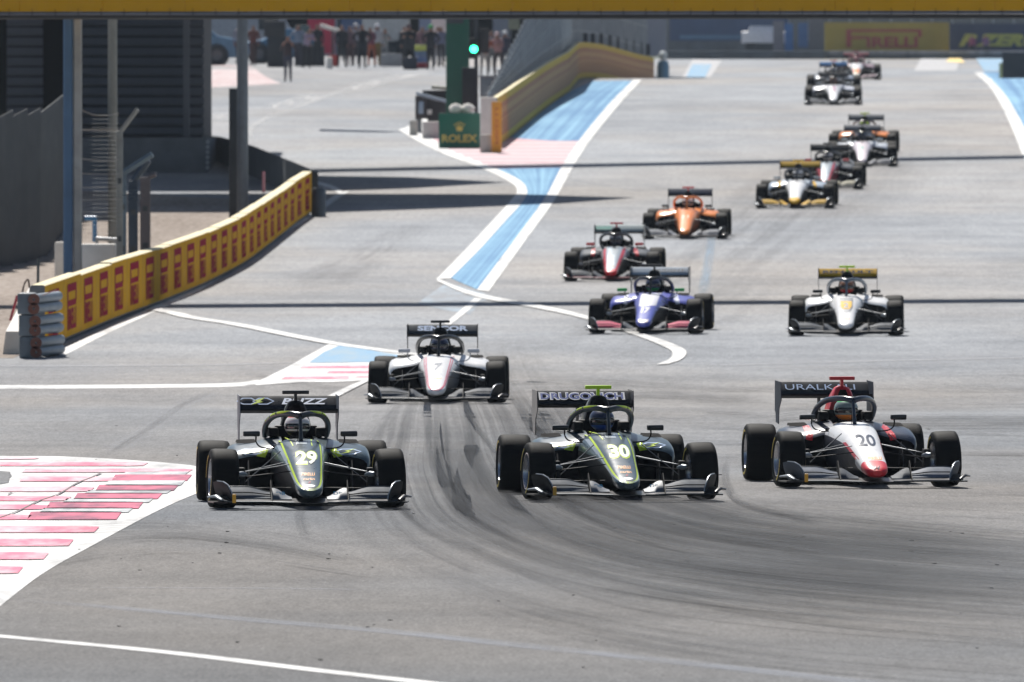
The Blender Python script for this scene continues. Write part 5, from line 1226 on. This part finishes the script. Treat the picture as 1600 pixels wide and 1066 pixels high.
cF = dict(label='white racing car with yellow rear wing, lime camera pod and yellow badge on its nose', body=wht, side=carbon, pod=wht, cover=blackp, halo=g_('halo_greyblue', (.12,.15,.19), .25, .5), mirror=blackp, fw=silver_w, rw=yellowp, tcam=limepod, helmet=brown_h, helmet_chin=redp,
    rw_text=[('RENAULT', 0, .84, .05, .05, 0, blackp, .002)], nose_patch=[([(-.11,.60),(.11,.60),(.11,.45),(.075,.395),(0,.375),(-.075,.395),(-.11,.45)], greyp, .003), ([(-.09,.545),(.09,.545),(.09,.47),(.06,.43),(-.06,.43),(-.09,.47)], yellowp, .006)],
    nose_text=[('2', 0, .485, .08, .075, .05, 0, greyp, .009), ('PIRELLI', 0, .285, .12, .016, .03, 0, orange_txt, .004)], driver='driver in a brown and red helmet inside the white car with the yellow rear wing')
cG = dict(label='silver and red racing car with red camera pod just behind the blue car', body=silver, side=carbon, pod=silver_w, cover=blackp, halo=blackp, mirror=redp, fw=silver_w, fw_main=g_('dark_red_wing', (.16,.02,.03), .3), rw=g_('white_green_wing', (.50,.58,.58), .35), tcam=redp, helmet=greyp, helmet_chin=darkblue_h,
    rw_patch=[(-.47,-.16,.93,1.0,tealp)], outline=[(1.03, .06, redp)], tip=redp, tip_y=-.76, pod_stripe=redp, nose_text=[('PIRELLI', 0, .30, .10, .022, .03, 0, orange_txt, .004)], driver='driver in a grey helmet inside the silver and red car')
cH = dict(label='orange racing car with white front wing and red camera pod', body=orangep, side=g_('dark_orange', (.30,.07,.02), .35), pod=orangep, cover=blackp, halo=orangep, mirror=blackp, fw=g_('wing_pale', (.16,.18,.22), .66, 0), rw=g_('wing_slate', (.07,.08,.11), .3), tcam=redp, helmet=whiteh, helmet_chin=blackp,
    nose_text=[('11', 0, .48, .14, .07, .03, 0, g_('pale_orange', (.85,.5,.3), .4, 0), .004)], driver='driver in a white helmet inside the orange car')
cI = dict(label='white racing car with bright yellow front wing, nose tip and rear wing', body=wht, side=carbon, tip=yellowp, tip_y=-.68, pod=g_('pod_paleblue', (.45,.52,.6), .3), cover=greyp, halo=silver_w, mirror=silver, fw=yellowp, fw_in=yellowp, rw=yellowp, tcam=yellowp, helmet=wht, helmet_chin=greyp,
    pod_stripe=yellowp, nose_text=[('4', 0, .48, .07, .07, .02, 0, silver, .004)], driver='driver in a white helmet inside the car with the yellow front wing')
cJ = dict(label='silver and red racing car partly hidden behind the yellow winged car', body=silver, side=g_('deep_red_side', (.30,.02,.05), .3), side_lim=.55, pod=silver_w, cover=blackp, halo=blackp, mirror=redp, fw=g_('cream_wing', (.45,.42,.30), .66, 0), rw=blackp, tcam=blackp, helmet=whiteh, outline=[(1.0, .055, redp)], driver='driver in a pale helmet inside the car behind the yellow winged one')
cK = dict(label='white racing car with pale pink nose edges in front of an orange sided car', body=g_('pearl', (.78,.70,.74), .3), side=carbon, pod=g_('pod_silver', (.6,.64,.7), .28), cover=blackp, halo=blackp, mirror=silver, fw=g_('wing_steel', (.12,.14,.18), .66, 0), rw=greyp, tcam=blackp, helmet=darkblue_h, nose_text=[('8', 0, .49, .09, .07, .04, 0, tealp, .004)],
    driver='driver in a dark helmet inside the white car before the orange sided one')
cL = dict(label='dark racing car with orange sidepods right behind a white car', body=blackp, side=carbon, pod=orangep, cover=blackp, halo=blackp, mirror=blackp, fw=silver_w, rw=greyp, tcam=lime, helmet=limepod, helmet_chin=greyp, driver='driver in a lime green helmet inside the orange sided car')
cM = dict(label='white and black racing car with purple nose mark before the blue winged car', body=wht, side=carbon, pod=g_('pod_white', (.68,.7,.76), .3), cover=blackp, halo=blackp, mirror=silver, fw=g_('wing_dull', (.09,.11,.14), .66, 0), rw=blackp, tcam=blackp, helmet=brown_h,
    nose_patch=[([(-.02,.60),(.09,.60),(.07,.44),(-.03,.44)], g_('purple_mark', (.30,.14,.24), .4, 0), .004)], driver='driver in a brown helmet inside the white and black car far up the track')
cN = dict(label='dark racing car with bright blue rear wing behind a white and black car', body=greyp, side=carbon, pod=g_('pod_grey', (.3,.34,.4), .3), cover=blackp, halo=blackp, mirror=silver, fw=silver_w, rw=skyb, tcam=redp, helmet=whiteh, driver='driver in a white helmet inside the blue winged car')
cO = dict(label='farthest racing car, white nose with an orange band and maroon rear wing', body=wht, side=carbon, pod=g_('pod_mauve', (.35,.25,.29), .35), cover=g_('maroon', (.25,.04,.06), .35), halo=g_('maroon', (.25,.04,.06)), mirror=greyp, fw=g_('wing_pink_grey', (.3,.2,.24), .66, 0), rw=g_('maroon', (.25,.04,.06)), tcam=g_('maroon', (.25,.04,.06)), helmet=g_('pink_helmet', (.6,.35,.35), .4),
    nose_patch=[([(-.14,.42),(.14,.42),(.11,.27),(-.11,.27)], orangep, .004), ([(-.09,.26),(.09,.26),(.07,.20),(-.07,.20)], g_('olive_tip', (.45,.45,.30), .4), .004)], driver='driver in a pinkish helmet inside the farthest car')
# (livery, column and row of the front axle, yaw, distance when set by size)
for L, px, py, yaw, D, st_ in [(c29,478,794,3.6,None,4),(c30,968,782,5.4,None,5),(c20,1354,761,5.6,None,4),(c7,683,630,-.9,None,1),(c17,1010,521,-4.2,None,0),(cF,1322,524,-1.8,None,0),
        (cG,957,439,-2.6,None,0),(cH,1071,373,-2.4,None,0),(cI,1243,325,-3.0,None,0),(cJ,1290,295,-3.0,None,0),(cK,1347,260,-1.5,None,0),(cL,1348,241,-3.0,None,0),(cM,1302,164,-1.4,None,0),(cN,1303,145,-1.0,None,0),(cO,1338,125,-1.2,545,0)]:
    car(L, px, py, yaw, D, st_)

# ================================================================ PIT LANE BEHIND: building, vehicles, equipment, people
pb = empty('pit_building', at(560, 690)); tag(pb, 'pale grey pit building with open garage doors behind the crowd', 'building'); D = 690; s = mpp(D); z0 = pb.location.z
def pbb(nm, x0, x1, z_0, z_1, dy, dep, mt, bev=0):
    m = MB(); m.box((X((x0+x1)/2,D)-pb.location.x, dy, (z_0+z_1)/2), ((x1-x0)*s, dep, z_1-z_0)); return m.build(nm, mt, pb, 30, bev)
lilac = M('lilac_grey_wall', (.34,.34,.38), .7, 0, .1, .4)
pbb('wall', 230, 1040, 2.6, 9, 2, 3, lilac); 
for k in range(8):
    pbb('pier', 230+k*90, 258+k*90, 0, 2.6, 2, 3, lilac); pbb('garage_opening', 258+k*90, 320+k*90, 0, 2.6, 3, .3, matte_black)
pbb('wall', 1000, 1040, 0, 2.6, 2, 3, lilac)
pbb('roof', 225, 1045, 9, 9.4, 2, 8, concrete_d)
def pbox(name, x0, x1, yt, yb, D, depth, mt, label, cat, group=None, bevel=.03):
    return pxbox(name, x0, x1, yt, D, depth, mt, label, cat, group, bevel=bevel, yb=yb)
# trailer
tr = empty('trailer', at(605, 640)); tag(tr, 'silver grey trailer standing behind the people in the pit lane', 'trailer'); D = 640; s = mpp(D)
for nm, x0, x1, a, b, dy, dep, mt in [('body', 566, 640, .75, 4.2, 0, 3, M('trailer_silver', (.36,.38,.39), .35, .2)), ('door', 570, 601, .85, 3.9, -1.52, .04, M('trailer_door', (.42,.44,.45), .35)), ('door', 603, 637, .85, 3.9, -1.52, .04, M('trailer_door', (.42,.44,.45))), ('skirt', 568, 638, .25, .75, 0, 2.6, steel_dark)]:
    m = MB(); m.box((X((x0+x1)/2,D)-tr.location.x, dy, (a+b)/2), ((x1-x0)*s, dep, b-a)); m.build(nm, mt, tr, 30, .02)
for px in (582, 624):
    m = MB(); m.lathe([(-.12,.1),(-.12,.42),(.12,.42),(.12,.1)], 18, 0, 'x', c=(X(px,D)-tr.location.x, -1.3, .42)); m.build('wheel', blk, tr, 40)
# vehicles
def vehicle(nm, px, D, prof, w, wheels, mt, label, cat, glass=None, flip=1, lamp=None):
    g0 = at(px, D); r = empty(nm, g0); tag(r, label, cat, 'vehicles parked in the pit lane')
    m = MB(); rings = []
    for sy, k in ((-w/2, .90), (-w/2+.08, .985), (-w/2+.2, 1.0), (w/2-.2, 1.0), (w/2-.08, .985), (w/2, .90)):
        rings.append([(x*flip, sy, .30+(z-.30)*k) for x, z in prof])
    m.loft(rings); m.build('body', mt, r, 35)
    for x in wheels:
        for sy in (-w/2-.005, w/2+.005):
            q = MB(); q.lathe([(-.12,.22),(-.13,.36),(-.09,.395),(.09,.395),(.13,.36),(.12,.22)], 24, 0, 'y', c=(x*flip, sy, .395)); wo2 = q.build('wheel', blk, r, 40)
            q = MB(); q.lathe([(-.1,.01),(-.11,.23),(.10,.23),(.10,.01)], 20, 0, 'y', c=(x*flip, sy-.005, .395)); q.build('rim', rim_m, wo2, 40)
            q = MB(); q.lathe([(-.05,.40),(-.05,.475),(.05,.475),(.05,.40)], 24, 0, 'y', c=(x*flip, sy*.995, .40)); q.build('wheel_arch', blk, r, 40)
    for (pts) in (glass or []):
        q = MB(); q.prism([(x*flip, z) for x, z in pts], -w/2-.012, -w/2+.03, 'y'); q.build('window', M('car_glass', (.03,.04,.05), .1), r)
    for (x, z) in (lamp or []):
        q = MB(); q.box((x*flip, -w/2+.12, z), (.28,.3,.13)); q.build('headlight', M('headlight', (.65,.72,.78), .15), r, 40, .03)
    return r
prof = [(-2.3,.35),(-2.35,.75),(-2.2,1.10),(-1.6,1.18),(-1.1,1.62),(-.4,1.72),(.35,1.68),(.95,1.22),(1.9,1.08),(2.2,.92),(2.28,.6),(2.2,.33),(1.3,.28),(-1.4,.28)]
vehicle('parked_car', 305, 600, prof, 1.8, (-1.4, 1.38-.45), M('car_blue_grey', (.10,.20,.31), .3, .2, coat=.5), 'blue grey car with its front wheel showing beside the clad building', 'car', [[(-1.05,1.24),(-.95,1.56),(.25,1.60),(.80,1.24)]], 1, [(2.08,.95)])
vprof = [(-2.4,.3),(-2.45,1.2),(-2.3,2.2),(-1.9,2.35),(1.4,2.35),(1.8,2.2),(2.3,1.35),(2.5,1.1),(2.5,.35),(2.3,.28)]
vehicle('parked_van', 372, 618, vprof, 1.9, (-1.5, 1.6), M('van_grey', (.26,.29,.33), .35, .1, coat=.4), 'grey van parked behind the blue grey car', 'van', [[(.9,1.35),(.9,2.05),(1.6,2.05),(2.0,1.38)]], 1)
vehicle('parked_car', 440, 607, [(x*.75, z*.86) for x, z in prof], 1.7, (-1.0, .95), M('car_deep_blue', (.03,.13,.25), .3, .2, coat=.5), 'deep blue car mostly hidden behind black cases', 'car', None, -1)
# dark cases, boards
for a in [(413,446,33,58,592,1.0,blk,'black flight case stacked on a taller case at the left of the crowd','flight case','flight cases in the pit lane'), (418,450,58,106,592,1.0,M('case_charcoal', (.022,.026,.032), .6),'tall charcoal flight case under the stacked black one','flight case','flight cases in the pit lane'),
          (462,484,40,72,600,.9,M('case_teal', (.05,.10,.11), .6),'dark teal case above a black box in the crowd','flight case','flight cases in the pit lane'), (463,507,72,104,596,1.0,blk,'wide black box behind the man with the camera','flight case','flight cases in the pit lane'),
          (630,652,90,109,583,.8,M('case_navy', (.03,.035,.055), .6),'low navy box at the feet of the heavy man in black','flight case','flight cases in the pit lane'), (596,628,84,104,588,.8,M('table_grey', (.30,.31,.32), .6),'grey work table in front of the silver trailer','table',None)]:
    pbox('flight_case' if a[8] == 'flight case' else 'work_table', *a[:6], a[6], a[7], a[8], a[9], .02)
def board(x0, x1, yt, yb, D, mt, lbl, cat='panel'):
    o = pxbox('display_panel', x0, x1, yt, D, .08, mt, lbl, cat, 'display panels in the pit lane', yb=yb, bevel=.01)
    z0 = o.location.z; g0 = at((x0+x1)/2, D).z
    if z0 > g0+.05:
        for sx in (-.4, .4):
            q = MB(); q.box((sx*(x1-x0)*mpp(D), .05, -(z0-g0)/2), (.06,.06,z0-g0)); q.build('leg', steel_dark, o)
board(481, 523, 20, 84, 612, M('panel_crimson', (.40,.02,.06), .5), 'crimson display panel standing behind the crowd'); board(532, 566, 18, 62, 622, M('panel_navy', (.04,.08,.17), .5), 'navy display panel between the crimson one and the trailer')
board(674, 697, 18, 50, 620, M('panel_pinkwhite', (.62,.54,.54), .6), 'pinkish white panel left of the green pillar'); board(655, 674, 20, 48, 624, M('panel_grey_blue', (.16,.20,.30), .6), 'grey blue panel behind the man with the green cap'); board(794, 812, 26, 46, 600, M('panel_olive', (.18,.20,.15), .6), 'small olive sign panel near the catch fence')
board(512, 530, 86, 104, 590, M('panel_red', (.48,.04,.03), .5), 'low bright red board at ground level in the crowd')
m = MB(); m.tube([(X(500,606),606,zy(40,606)), (X(535,606),606,zy(50,606))], .10, 8, sq=.8); q_ = m.build('white_beam', M('beam_white', (.65,.62,.58), .5), None, 40); tag(q_, 'slanted white beam in front of the crimson panel', 'beam')
m = MB(); m.tube([(X(520,606),606,zy(45,606)), (X(520,606),606,at(520,606).z)], .05, 8); m.build('stand', steel_dark, q_)
m = MB(); m.lathe([(0,.01),(0,.13),(.45,.11),(.5,.01)], 12, 0, 'z', close=False); o = m.build('white_bucket', concrete_w, None, 40, loc=at(515, 585)); tag(o, 'pale bucket standing in front of the crimson panel', 'bucket')
m = MB(); m.lathe([(0,.01),(0,.16),(.12,.20),(.14,.01)], 14, 0, 'z', close=False)
for k, (c_, l_) in enumerate([((.25,.02,.03),'red layer at the bottom of the small tyre stack'),]): pass
for k, (z, c_) in enumerate([(0,(.40,.03,.05)),(.24,(.10,.16,.34)),(.48,(.12,.18,.30)),(.72,(.45,.50,.08))]):
    m = MB(); m.lathe([(0,.14),(0,.30),(.04,.33),(.20,.33),(.23,.30),(.23,.14)], 20, 0, 'z'); o = m.build('coloured_tyre', M('tyre_wrap_%d' % k, c_, .6), None, 40, loc=at(657, 586)+Vector((0,0,z))); tag(o, ['red', 'dark blue', 'slate blue', 'yellow green'][k]+' wrapped tyre, '+['lowest', 'second', 'third', 'topmost'][k]+' of the stack left of the man with the green cap', 'tyre', 'wrapped tyres stacked in the pit lane')

def person(px, D, H, face, shirt, trouser, label, hair=(.03,.02,.02), pose='stand', cap=None, py=None, bulk=1.0, carry=None, skin=(.26,.14,.10)):
    """a whole standing figure grown from a jointed skeleton"""
    k = H/1.75; V = []; E = []; Rr = []
    def v(x, y, z, r): V.append((x*k, y*k, z*k)); Rr.append(r*k); return len(V)-1
    lean = {'stand': 0, 'lean': .10, 'work': .22}[pose] if pose in ('stand','lean','work') else 0
    pel = v(0,0,.95,.135*bulk); wa = v(0,-lean*.4,1.10,.125*bulk); chs = v(0,-lean,1.30,.150*bulk); up = v(0,-lean*1.2,1.43,.11*bulk); nk = v(0,-lean*1.4,1.50,.055); hd = v(0,-lean*1.5-.01,1.60,.088); tp = v(0,-lean*1.5,1.69,.078)
    E += [(pel,wa),(wa,chs),(chs,up),(up,nk),(nk,hd),(hd,tp)]
    st2 = {'stand': .09, 'lean': .14, 'work': .13, 'walk': .10}.get(pose, .09)
    for s in (-1, 1):
        f = s*.16 if pose == 'walk' else 0
        h = v(s*.10,0,.88,.095*bulk); kn = v(s*st2,-.03-f,.50,.062*bulk); an_ = v(s*(st2+.01),.02-f*1.4,.10,.042); to = v(s*(st2+.03),-.13-f*1.4,.045,.04)
        E += [(pel,h),(h,kn),(kn,an_),(an_,to)]
        sh_ = v(s*.185,-lean*1.15,1.41,.062*bulk); E.append((up,sh_))
        if pose == 'stand': el = v(s*.25,.0,1.12,.043); ha_ = v(s*.24,-.10,.88,.033); fi = v(s*.23,-.13,.80,.026)
        elif pose == 'walk': el = v(s*.24,s*.08,1.13,.043); ha_ = v(s*.22,s*.12-.12,.92,.033); fi = v(s*.21,s*.12-.16,.85,.026)
        elif pose == 'hips': el = v(s*.36,.06,1.18,.043); ha_ = v(s*.19,-.06,1.03,.035); fi = v(s*.14,-.09,1.02,.028)
        else: el = v(s*.27,-.12-lean,1.17,.043); ha_ = v(s*.13,-.34-lean,1.25+(.22 if pose == 'camera' else 0),.034); fi = v(s*.08,-.40-lean,1.28+(.22 if pose == 'camera' else 0),.028)
        E += [(sh_,el),(el,ha_),(ha_,fi)]
    me = bpy.data.meshes.new('person'); me.from_pydata(V, E, []); o = bpy.data.objects.new('person', me); col.objects.link(o)
    md = o.modifiers.new('skin', 'SKIN')
    for i, r in enumerate(Rr):
        sv_ = me.skin_vertices[0].data[i]; a = r*(1.18 if i in (1,2,3) else 1); sv_.radius = (a, r); sv_.use_root = (i == 0)
    o.modifiers.new('sub', 'SUBSURF').levels = 1
    dg = bpy.context.evaluated_depsgraph_get(); nm_ = bpy.data.meshes.new_from_object(o.evaluated_get(dg)); o.modifiers.clear(); o.data = nm_; bpy.data.meshes.remove(me)
    tn = lambda n, c: M(n+'_%02d%02d%02d' % tuple(int(x*99) for x in c), c, .8)
    for m_ in (tn('skin', skin), tn('shirt', tuple(x*.55 for x in shirt)), tn('trousers', tuple(x*.6 for x in trouser)), tn('shoes', (.02,.02,.02)), tn('hair', hair)): nm_.materials.append(m_)
    for p in nm_.polygons:
        c = p.center/k; p.use_smooth = True
        arm = abs(c.x) > .20 and c.z > .75
        if c.z < .10: mi = 3
        elif c.z > 1.47: mi = 4 if (c.z > 1.665 or (c.y > -lean*1.5+.03 and c.z > 1.56)) else 0
        elif c.z < .98 and not arm: mi = 2
        elif pose in ('stand','walk','hips') and arm and c.z < .93: mi = 0
        elif pose in ('camera','work','lean') and c.y < -.28-lean: mi = 0
        else: mi = 1
        p.material_index = mi
    g0 = at(px, D) if py is None else G(px, py); o.location = g0; o.rotation_euler = (0,0,R(face))
    tag(o, label, 'person', 'people in the pit lane')
    if cap:
        q = MB(); q.lathe([(1.61,.108),(1.66,.112),(1.72,.09),(1.755,.04),(1.76,.001)], 16, 0, 'z', c=(0,-lean*1.5,0), close=False); q.add([(-.08,-.10-lean*1.5,1.63),(.08,-.10-lean*1.5,1.63),(.06,-.20-lean*1.5,1.62),(-.06,-.20-lean*1.5,1.62)], [(0,1,2,3)])
        co = q.build('cap', M('cap_%02d%02d%02d' % tuple(int(x*99) for x in cap), cap, .7), o, 50); co.scale = (k,k,k)
    return o
person(450, 555, 1.76, 0, (.07,.05,.06), (.05,.06,.10), 'man standing in the open road of the pit lane in dark top and blue jeans', (.10,.05,.03), 'camera', None, 129)
PP = [(374,596,1.78,20,(.32,.34,.45),(.05,.05,.08),'man in a lilac shirt just left of the tall grey pole','stand',None), (396,594,1.74,-10,(.22,.07,.06),(.09,.05,.05),'person in a brown red jacket just right of the tall grey pole','walk',None),
  (466,589,1.80,15,(.30,.38,.52),(.04,.05,.07),'man in a light blue shirt behind the man in the road','hips',None), (478,586,1.68,30,(.45,.36,.52),(.02,.02,.03),'person in a lilac top bent over beside black boxes','work',None),
  (496,590,1.82,-20,(.02,.02,.03),(.02,.025,.035),'tall man all in black in front of the crimson panel','stand',None), (534,588,1.80,10,(.03,.035,.05),(.02,.025,.04),'man in dark navy left of the one with white shoulders','walk',None),
  (547,592,1.72,-30,(.22,.14,.17),(.10,.06,.07),'person in a dusky mauve shirt half behind a man in black','stand',None), (566,584,1.86,0,(.015,.02,.03),(.015,.025,.04),'tall man in black standing in front of the silver trailer','hips',None),
  (556,594,1.78,20,(.50,.50,.60),(.12,.10,.12),'person in a pale shirt behind the tall man in black','stand',(.5,.5,.52)), (581,590,1.70,-25,(.28,.08,.13),(.45,.12,.06),'person in a maroon shirt and orange trousers beside the tall man','lean',None),
  (589,592,1.78,30,(.75,.75,.78),(.28,.20,.06),'person in a bright white shirt and cap near the trailer','stand',(.75,.75,.78)), (600,596,1.60,10,(.35,.37,.38),(.3,.32,.34),'person in pale grey overalls working at the table','work',None),
  (640,583,1.84,-10,(.018,.02,.028),(.02,.025,.035),'heavy man in black seen against the silver trailer','lean',(.04,.02,.04)), (632,589,1.74,40,(.03,.03,.045),(.03,.03,.04),'person in dark clothes close behind the heavy man','stand',None),
  (660,590,1.72,0,(.40,.22,.25),(.30,.22,.25),'person in a dusty pink shirt left of the man with the green cap','stand',None), (673,580,1.84,-15,(.02,.022,.03),(.02,.02,.03),'man in black with a bright green cap left of the pillar','hips',(.01,.32,.08)),
  (689,588,1.74,10,(.26,.28,.42),(.06,.06,.07),'person in a blue grey shirt right beside the green pillar','stand',None), (684,594,1.70,0,(.07,.05,.08),(.5,.5,.52),'person in a dark top and pale trousers near the green pillar','walk',None),
  (779,560,1.74,-20,(.60,.32,.32),(.10,.08,.08),'person in a salmon top right of the signal light','lean',(.55,.4,.4)), (789,565,1.76,10,(.10,.10,.16),(.05,.05,.08),'person in navy with a white cap near the catch fence','stand',(.75,.75,.75)),
  (757,556,1.70,20,(.55,.13,.07),(.45,.42,.40),'person in an orange red shirt behind the grey cabinet','work',None), (768,570,1.74,-5,(.42,.34,.36),(.20,.2,.2),'person in a dusty white shirt between the cabinet and the fence','stand',None)]
for i, (px, D, H, f, sh_, tr_, lb, po, cp) in enumerate(PP): person(px, D, H, f, sh_, tr_, lb, (.03+.05*(i % 3),.02+.03*(i % 3),.02), po, cp, None, 1.35 if 'heavy' in lb else 1.05)
for px, c_, lb in [(1519,(.45,.10,.22),'marshal in a pink bib behind the far guard rail, left of two'), (1540,(.38,.18,.35),'marshal in a mauve bib behind the far guard rail, right of two')]:
    person(px, 815.5, 1.45, 0, c_, (.05,.05,.06), lb)
# ---- distant ground form
hm = MB(); rr = random.Random(3); rings = []
for D_, h in ((2600, 0), (2900, 30), (3300, 62), (3800, 40)):
    rings.append([(x, D_+80*math.sin(x*.002), 8+h*(.7+.3*math.sin(x*.0021+D_)+.12*math.sin(x*.011))) for x in range(-2600, 2601, 100)])
n = len(rings[0])
for r_ in rings: hm.v += r_
for i in range(3):
    for j in range(n-1): hm.f.append((i*n+j, i*n+j+1, (i+1)*n+j+1, (i+1)*n+j)); hm.m.append(0)
o = hm.build('hills', M('scrub_hills', (.07,.085,.05), .95, 0, .3, .02)); o['kind'] = 'structure'
# ---- hot hazy air over the circuit
hz_ = MB(); hz_.box((0, 1900, 14), (8400, 4400, 90)); hz = hz_.build('haze', [])
hmat = bpy.data.materials.new('haze_air'); hmat.use_nodes = True; t = hmat.node_tree; t.nodes.clear()
oo = t.nodes.new('ShaderNodeOutputMaterial'); pv = t.nodes.new('ShaderNodeVolumePrincipled'); pv.inputs['Color'].default_value = (.72,.85,1.0,1); pv.inputs['Density'].default_value = .00006; pv.inputs['Anisotropy'].default_value = .2
t.links.new(pv.outputs[0], oo.inputs['Volume']); hz.data.materials.append(hmat); hz['kind'] = 'stuff'; tag(hz, 'pale hot haze hanging over the whole circuit', 'haze')
